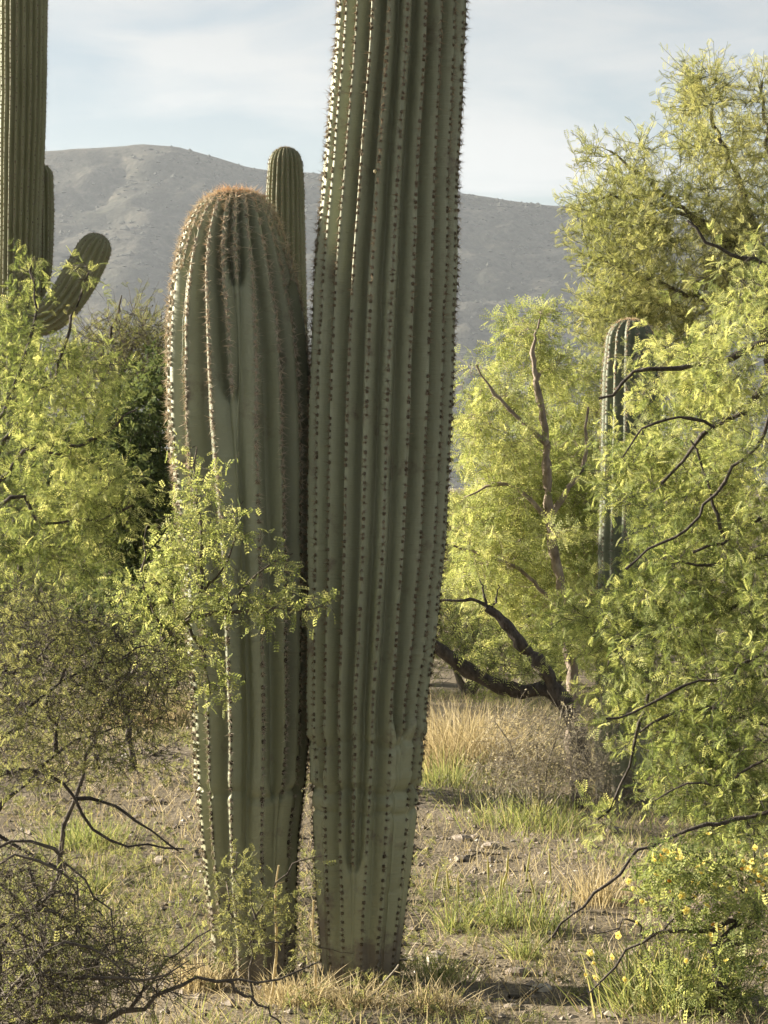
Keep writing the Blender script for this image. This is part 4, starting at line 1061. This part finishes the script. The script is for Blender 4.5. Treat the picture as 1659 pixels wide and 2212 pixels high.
def blades(base, height, lean, width, rng, tone=None, curl=0.5):
    """tapered bent grass blades: base (n,3), height (n), lean (n,2)"""
    n = len(base)
    lv = np.array([0, 0.4, 0.75, 1.0])
    ang = rng.random(n) * math.pi
    side = np.stack([np.cos(ang), np.sin(ang), np.zeros(n)], 1)
    c = base[:, None, :] + np.stack([lean[:, None, 0] * (lv + curl * lv ** 2), lean[:, None, 1] * (lv + curl * lv ** 2), height[:, None] * (lv - 0.12 * lv ** 2 * np.minimum(1, np.linalg.norm(lean, axis=1) / (height + 1e-6))[:, None])], -1)
    wv = width[:, None] * np.array([1, 0.85, 0.55])
    Lf = c[:, :3] - side[:, None, :] * wv[..., None]; Rt = c[:, :3] + side[:, None, :] * wv[..., None]
    V = np.concatenate([Lf, Rt, c[:, 3:]], 1)
    b = np.arange(n)[:, None, None] * 7
    Fq = (b + np.array([[0, 3, 4, 1], [1, 4, 5, 2]])[None]).reshape(-1, 4)
    Ft = (b + np.array([[2, 5, 6]])[None]).reshape(-1, 3)
    tone = rng.random(n) if tone is None else tone
    return V.reshape(-1, 3), [Fq, Ft], np.repeat(np.clip(tone, 0, 1), 7)

def clump(name, label, x, y, spread_px, D, nb, h, mat, seed, stalks=0, lean_amt=0.8, width=0.0020, cat='grass', group=None):
    rng = np.random.default_rng(seed)
    b = P(x, y, D); b[2] = float(gh(b[0], b[1]))
    t = thing(name, label, cat, b, group)
    sp = spread_px / FPX * D
    off = rng.normal(0, 0.5, (nb, 2)) * sp
    base = np.stack([b[0] + off[:, 0], b[1] + off[:, 1], np.zeros(nb)], 1); base[:, 2] = gh(base[:, 0], base[:, 1]) - 0.005
    hh = h * (0.25 + 0.95 * rng.random(nb) ** 1.7)
    lean = unit(np.concatenate([off + rng.normal(0, 0.9, (nb, 2)) * sp, np.zeros((nb, 1))], 1))[:, :2] * (hh * lean_amt * rng.random(nb))[:, None]
    V, F, rv = blades(base, hh, lean, width * (0.6 + 0.8 * rng.random(nb)), rng)
    mk('blades', V, F, mat, t, attrs={'rnd': rv})['kind'] = 'stuff'
    for k in range(stalks):
        o2 = rng.normal(0, 0.5, 2) * sp
        p0 = np.array([b[0] + o2[0], b[1] + o2[1], b[2]])
        hs = h * rng.uniform(0.95, 1.45)
        p1 = p0 + np.array([rng.normal(0, 0.1) * hs, rng.normal(0, 0.1) * hs, hs])
        c = smooth_curve([p0, (p0 + p1) / 2 + rng.normal(0, 0.01, 3), p1], 12)
        rad = np.full(12, 0.0011); rad[7:] = [0.002, 0.0042, 0.0045, 0.0036, 0.0012]
        V, F = tubes(c[None], rad[None], 5)
        mk('seed_stalk', V, F, M_grass, t, attrs={'rnd': np.linspace(0.4, 1, len(V))})
    return t

clump('grass_clump', 'tall golden sunlit dry grass beside the tall saguaro below the crooked limb', 1010, 1640, 150, 14.0, 3000, 0.36, M_straw, 61, width=0.0022, lean_amt=1.1)
clump('grass_clump', 'olive grass growing through the dry grey-brown shrub', 1150, 1730, 140, 11.6, 650, 0.17, M_grass, 77)
clump('grass_clump', 'greenish lower grass in front of the golden grass', 960, 1700, 90, 13.2, 320, 0.20, M_grass, 62)
clump('grass_clump', 'upright green grass tuft with two seed stalks, nearest the tall saguaro', 985, 1990, 40, 9.0, 110, 0.17, M_grass, 63, stalks=3)
clump('grass_clump', 'widest green grass tuft in the middle of the right-hand bare ground', 1090, 1985, 75, 9.05, 220, 0.19, M_grass, 64, stalks=6)
clump('grass_clump', 'green grass tuft with a tall straight seed stalk near the flowering bush', 1180, 2010, 45, 8.9, 120, 0.16, M_grass, 65, stalks=3)
clump('grass_clump', 'small bright green tuft at the front of the right-hand grasses', 1130, 2060, 35, 8.5, 170, 0.11, M_grass, 66)
clump('grass_clump', 'grass tuft with two pale upright stalks left of the shorter saguaro', 205, 1920, 30, 9.7, 120, 0.12, M_grass, 67, stalks=3)
clump('grass_clump', 'soft olive grass patch on the ground left of the shorter saguaro', 180, 1800, 90, 11.0, 700, 0.13, M_grass, 68)
clump('grass_clump', 'bright straw tuft at the left foot of the shorter saguaro', 435, 2085, 40, 7.9, 420, 0.12, M_straw, 69)
clump('grass_clump', 'sunlit straw heap between the feet of the two big saguaros', 640, 2140, 70, 7.65, 700, 0.09, M_straw, 70, lean_amt=1.4)
clump('grass_clump', 'pale leaning straws at the foot of the tall saguaro', 770, 2165, 60, 7.6, 260, 0.10, M_straw, 71, lean_amt=1.6)
clump('grass_clump', 'mixed green and dry tuft right of the foot of the tall saguaro', 950, 2130, 55, 8.0, 300, 0.10, M_grass, 72)
clump('grass_clump', 'low dry tuft with straw blades near the bottom edge right of centre', 930, 2200, 60, 7.5, 260, 0.10, M_straw, 73, lean_amt=0.9)
clump('grass_clump', 'golden grass strip in the sun far left behind the shorter saguaro', 340, 1560, 110, 16.5, 1200, 0.22, M_straw, 74, width=0.003)
clump('grass_clump', 'thicket of green and dry stems under the flowering bush', 1450, 2190, 130, 7.5, 1100, 0.24, M_grass, 75)
clump('grass_clump', 'tan dry grass under the mesquite right of the bare ground', 1290, 1960, 70, 9.6, 280, 0.20, M_straw, 76)

# dry pale stalks standing at the saguaros' feet
for (x0, y0, x1, y1, D, lab) in ((583, 2095, 600, 1870, 7.6, 'pale jointed dry stalk standing before the gap between the two big saguaros'),
                                 (682, 2085, 677, 1945, 7.62, 'short pale dry stalk against the left foot of the tall saguaro'),
                                 (785, 2170, 862, 2085, 7.6, 'thin dry stick leaning on the right foot of the tall saguaro')):
    rng = np.random.default_rng(int(x0))
    a, b = P(x0, y0, D), P(x1, y1, D)
    a[2] = float(gh(a[0], a[1]))
    c = smooth_curve([a, a * 0.6 + b * 0.4 + rng.normal(0, 0.006, 3), a * 0.25 + b * 0.75 + rng.normal(0, 0.006, 3), b], 16, 0.001, rng)
    t = thing('dry_stalk', lab, 'stalk', a)
    rad = np.linspace(0.0055, 0.003, 16) * (1 + 0.25 * (np.arange(16) % 4 == 0))
    V, F = tubes(c[None], rad[None], 6); mk('stem', V, F, M_twig_dry if x0 == 785 else M_straw, t, attrs={'rnd': np.full(len(V), 0.8)})
    for k in range(4, 15, 3):
        d = unit(rng.normal(size=3)) * 0.03
        V, F = tubes((np.linspace(0, 1, 4)[:, None] * d + c[k])[None], np.linspace(0.002, 0.0008, 4)[None], 4)
        mk('side_twig', V, F, M_straw, t, attrs={'rnd': np.full(len(V), 0.6)})

# ------------------------------------------------------------------ gravel, litter, ground cover, far scrub
rng = np.random.default_rng(99)
ico = np.array([(1, 0, 0), (-1, 0, 0), (0, 1, 0), (0, -1, 0), (0, 0, 1), (0, 0, -1)], float)
ICF = np.array([(0, 2, 4), (2, 1, 4), (1, 3, 4), (3, 0, 4), (2, 0, 5), (1, 2, 5), (3, 1, 5), (0, 3, 5)])
def rocks(n, xr, yr, size, rng):
    x = rng.uniform(*xr, n); y = yr[0] + (yr[1] - yr[0]) * rng.random(n) ** 1.5
    keep = fbm(x * 1.3, y * 1.3, 7, 4) + rng.random(n) * 0.5 > 0.62
    x, y = x[keep], y[keep]; n = len(x)
    s = size[0] * (size[1] / size[0]) ** (rng.random(n) ** 2.2)
    V = ico[None] * (0.6 + 0.7 * rng.random((n, 6, 1))) * np.stack([s * rng.uniform(0.8, 1.5, n), s * rng.uniform(0.8, 1.4, n), s * rng.uniform(0.4, 0.8, n)], 1)[:, None, :]
    a = rng.random(n) * 6.28
    ca, sa = np.cos(a)[:, None], np.sin(a)[:, None]
    X = V[..., 0] * ca - V[..., 1] * sa; Y = V[..., 0] * sa + V[..., 1] * ca
    V = np.stack([X + x[:, None], Y + y[:, None], V[..., 2] + (gh(x, y) + s * 0.15)[:, None]], -1)
    F = (np.arange(n)[:, None, None] * 6 + ICF[None]).reshape(-1, 3)
    return V.reshape(-1, 3), F, np.repeat(np.clip(rng.normal(0.5, 0.22, n), 0, 1), 6)
V, F, rv = rocks(27000, (-3.2, 3.2), (6.2, 17), (0.004, 0.026), rng)
g = mk('gravel', V, F, M_stone, smooth=False, attrs={'rnd': rv})
tag(g, 'fine grey and tan gravel strewn over the soil', 'gravel', kind='stuff')

# single larger stones
import itertools
for k in range(60):
    a = rng.uniform(930, 1330) if k % 3 else rng.uniform(140, 420)
    b_ = rng.uniform(1720, 2200) if k % 3 else rng.uniform(1640, 1960)
    D = CAMH * FPX / (b_ - YH)
    p_ = P(a, b_, D)
    s = 0.010 + 0.032 * rng.random() ** 2.2
    u = np.linspace(0, math.pi, 6); v_ = np.arange(8) / 8 * 2 * math.pi
    S = np.stack([np.outer(np.sin(u), np.cos(v_)), np.outer(np.sin(u), np.sin(v_)), np.outer(np.cos(u), np.ones(8))], -1)
    S = S * (1 + rng.normal(0, 0.10, S.shape[:2])[..., None]) * np.array([s * rng.uniform(1, 1.6), s * rng.uniform(0.9, 1.3), s * 0.6])
    S = np.concatenate([S[:1].mean(1, keepdims=True).repeat(8, 1), S[1:-1], S[-1:].mean(1, keepdims=True).repeat(8, 1)], 0)
    idx = np.arange(48).reshape(6, 8)
    F = np.stack([idx[:-1], np.roll(idx[:-1], -1, 1), np.roll(idx[1:], -1, 1), idx[1:]], -1).reshape(-1, 4)
    z = float(gh(p_[0], p_[1]))
    o = mk('stone', S.reshape(-1, 3), F, M_stone, smooth=False, attrs={'rnd': np.full(48, np.clip(rng.normal(0.72, 0.2), 0, 1))})
    o.location = (p_[0], p_[1], z + s * 0.2); o.rotation_euler = (0, 0, rng.uniform(0, 6.28))
    side = 'right' if k % 3 else 'left'
    tag(o, f'small pale stone lying on the bare ground {side} of the saguaros', 'stone', f'pale stones {side} of the saguaros')

for (xa, ya, xb, yb, r_, lab) in ((960, 2080, 1060, 2060, 0.006, 'thin crooked stick lying on the soil right of the tall saguaro'), (1000, 1850, 1085, 1838, 0.008, 'grey stick lying behind the green grass tufts'),
                                  (250, 1880, 350, 1862, 0.006, 'fallen twig on the soil left of the shorter saguaro'), (880, 2190, 1010, 2172, 0.006, 'long dry twig lying at the bottom edge right of centre'),
                                  (1100, 2150, 1180, 2120, 0.007, 'short dead stick lying in front of the grass tufts')):
    Da, Db_ = CAMH * FPX / (ya - YH), CAMH * FPX / (yb - YH)
    a, b = P(xa, ya, Da), P(xb, yb, Db_)
    c = smooth_curve([a, a * 0.65 + b * 0.35 + rng.normal(0, 0.02, 3), a * 0.3 + b * 0.7 + rng.normal(0, 0.02, 3), b], 14, 0.002, rng)
    c[:, 2] = gh(c[:, 0], c[:, 1]) + r_ * 0.8 + np.abs(rng.normal(0, 0.003, 14))
    t = thing('fallen_stick', lab, 'stick', c[0])
    V, F = tubes(c[None], (np.linspace(r_, r_ * 0.45, 14) * (1 + rng.normal(0, 0.15, 14)))[None], 6); mk('stem', V, F, M_bark_grey, t)
    for k in (4, 8, 11):
        d = unit(rng.normal(size=3) * np.array([1, 1, 0.3])) * 0.06; d[2] = abs(d[2]) + 0.004
        V, F = tubes((np.linspace(0, 1, 4)[:, None] * d + c[k])[None], np.linspace(r_ * 0.5, 0.0008, 4)[None], 4); mk('side_twig', V, F, M_bark_grey, t)

# straw litter and twigs lying about
n = 9000
x = rng.uniform(-2.6, 2.6, n); y = 6.4 + 9 * rng.random(n) ** 1.4
keep = fbm(x * 1.1 + 5, y * 1.1, 23, 3) + rng.random(n) * 0.35 > 0.62
x, y = x[keep], y[keep]; n = len(x)
a = rng.random(n) * 6.28; L = rng.uniform(0.02, 0.10, n)
base = np.stack([x, y, gh(x, y) + 0.004], 1)
V, F, rv = blades(base, rng.uniform(0.002, 0.03, n), np.stack([np.cos(a) * L, np.sin(a) * L], 1), rng.uniform(0.0008, 0.0018, n), rng, curl=0.2)
lit = mk('straw_litter', V, F, M_straw, attrs={'rnd': rv})
tag(lit, 'loose straw and dry stems lying over the soil', 'litter', kind='stuff')

# thin short grass and herbs in patches
def cover(name, n, thr, h, mat, label, seed, yr=(6.4, 19), xr=(-3.4, 3.4), sc=0.9):
    rng = np.random.default_rng(seed)
    x = rng.uniform(*xr, n); y = yr[0] + (yr[1] - yr[0]) * rng.random(n) ** 1.3
    keep = fbm(x * sc + seed, y * sc * 0.7, seed, 4) > thr - rng.random(n) * 0.12
    x, y = x[keep], y[keep]; n = len(x)
    hh = rng.uniform(h[0], h[1], n)
    lean = rng.normal(0, 0.45, (n, 2)) * hh[:, None]
    V, F, rv = blades(np.stack([x, y, gh(x, y) - 0.003], 1), hh, lean, rng.uniform(0.0010, 0.0022, n), rng)
    o = mk(name, V, F, mat, attrs={'rnd': rv})
    tag(o, label, 'grass', kind='stuff')
cover('green_ground_grass', 52000, 0.49, (0.02, 0.09), M_grass, 'thin short green grass in patches over the soil', 83)
cover('dry_ground_grass', 40000, 0.48, (0.02, 0.10), M_straw, 'thin dry grass in patches over the soil', 87)

rng = np.random.default_rng(123)
def herb_cover():
    n = 6500
    x = rng.uniform(-3.2, 3.2, n); y = 6.6 + 9 * rng.random(n) ** 1.3
    keep = fbm(x * 1.2 + 31, y * 0.9, 71, 4) > 0.50
    x, y = x[keep], y[keep]
    m = 5
    pos = np.repeat(np.stack([x, y, gh(x, y) + 0.008], 1), m, 0)
    pos = pos + rng.normal(0, 0.012, pos.shape); pos[:, 2] = np.abs(pos[:, 2] - 0.0) + rng.random(len(pos)) * 0.03
    ax = unit(rng.normal(size=pos.shape) + np.array([0, 0, 0.5]))
    V, F, rv = place_leaves(pos, ax, T_small, 0.7 + 0.6 * rng.random(len(pos)), rng)
    o = mk('ground_herbs', V, F, M_leaf_olive, smooth=False, attrs={'rnd': rv})
    tag(o, 'low leafy weeds scattered over the soil', 'weeds', kind='stuff')
herb_cover()

def far_scrub():
    n = 900
    y = 20 * (320 / 20) ** rng.random(n)
    x = rng.uniform(-0.5, 0.5, n) * (12 + y * 0.7)
    V_, F_, R_ = [], [], []
    tot = 0
    per = 80
    c = np.stack([x, y, np.zeros(n)], 1)
    r = rng.uniform(0.5, 1.3, n)
    u = unit(rng.normal(size=(n, per, 3))); u[..., 2] = np.abs(u[..., 2])
    u = u * rng.random((n, per, 1)) ** 0.33
    pos = c[:, None, :] + u * (r[:, None, None] * np.array([1.1, 1.1, 1.25])) + np.array([0, 0, 0.1])
    pos = pos.reshape(-1, 3)
    tri = unit(rng.normal(size=(len(pos), 3, 3))) * (0.05 + 0.07 * rng.random((len(pos), 1, 1))) * np.repeat(np.clip(y / 60, 0.8, 2.2), per)[:, None, None]
    V = (pos[:, None, :] + tri).reshape(-1, 3)
    F = np.arange(len(V)).reshape(-1, 3)
    tone = np.repeat(np.clip(np.repeat(rng.random(n), per) * 0.6 + rng.random(len(pos)) * 0.4, 0, 1), 3)
    o = mk('desert_scrub', V, F, M_leaf_olive, smooth=False, attrs={'rnd': tone})
    tag(o, 'distant low desert scrub on the plain before the mountain', 'scrub', kind='stuff')
far_scrub()

def ridge_scrub():
    n = 13000
    i = rng.integers(0, TX.shape[1] - 1, n); fr = rng.random(n)
    g = np.where(rng.random(n) < 0.12, 1 - np.abs(rng.normal(0, 0.03, n)), 0.1 + 0.9 * rng.random(n))
    dens = fbm(i * 0.05, g * 14, 3, 4) + rng.random(n) * 0.25
    ok = dens > 0.48
    i, fr, g = i[ok], fr[ok], g[ok]; n = len(i)
    rows = np.clip(g / 1.35 * (len(mt) - 1), 0, len(mt) - 2)
    r0 = rows.astype(int); rf = rows - r0
    def bil(A): return (A[r0, i] * (1 - fr) + A[r0, i + 1] * fr) * (1 - rf) + (A[r0 + 1, i] * (1 - fr) + A[r0 + 1, i + 1] * fr) * rf
    pts = np.stack([bil(TX2), bil(dist), bil(TZ)], 1)
    s = rng.uniform(0.9, 3.0, n) * (1 + 0.7 * (rng.random(n) < 0.06))
    V = ico[None] * (0.6 + 0.8 * rng.random((n, 6, 1))) * np.stack([s * 1.2, s, s * rng.uniform(0.45, 0.9, n)], 1)[:, None, :] + pts[:, None, :] + np.array([0, 0, 0.4])
    F = (np.arange(n)[:, None, None] * 6 + ICF[None]).reshape(-1, 3)
    o = mk('ridge_scrub', V.reshape(-1, 3), F, M_far_scrub, smooth=False)
    tag(o, 'tiny dark bushes dotted over the mountain slope and ridge', 'scrub', kind='stuff')
ridge_scrub()

# ------------------------------------------------------------------ haze
def haze():
    x, y0, y1, z0, z1 = 2960, -2960, 2960, -60.0, 410.0
    V = np.array([(a, b, c) for c in (z0, z1) for b in (y0, y1) for a in (-x, x)], float)
    F = np.array([(0, 2, 3, 1), (4, 5, 7, 6), (0, 1, 5, 4), (2, 6, 7, 3), (0, 4, 6, 2), (1, 3, 7, 5)])
    m, nt, out = new_mat('haze_air')
    pv = nt.nodes.new('ShaderNodeVolumePrincipled')
    pv.inputs['Color'].default_value = (0.82, 0.90, 1.0, 1)
    pv.inputs['Density'].default_value = 0.000090
    pv.inputs['Anisotropy'].default_value = 0.15
    nt.links.new(pv.outputs[0], out.inputs['Volume'])
    o = mk('haze', V, F, m, smooth=False)
    tag(o, 'thin bluish haze in front of the mountain', 'haze', kind='stuff')
haze()
for o in bpy.data.objects:
    if '_org' in o.keys(): del o['_org']
print('STATS', stats, sum(len(m.polygons) for m in bpy.data.meshes))
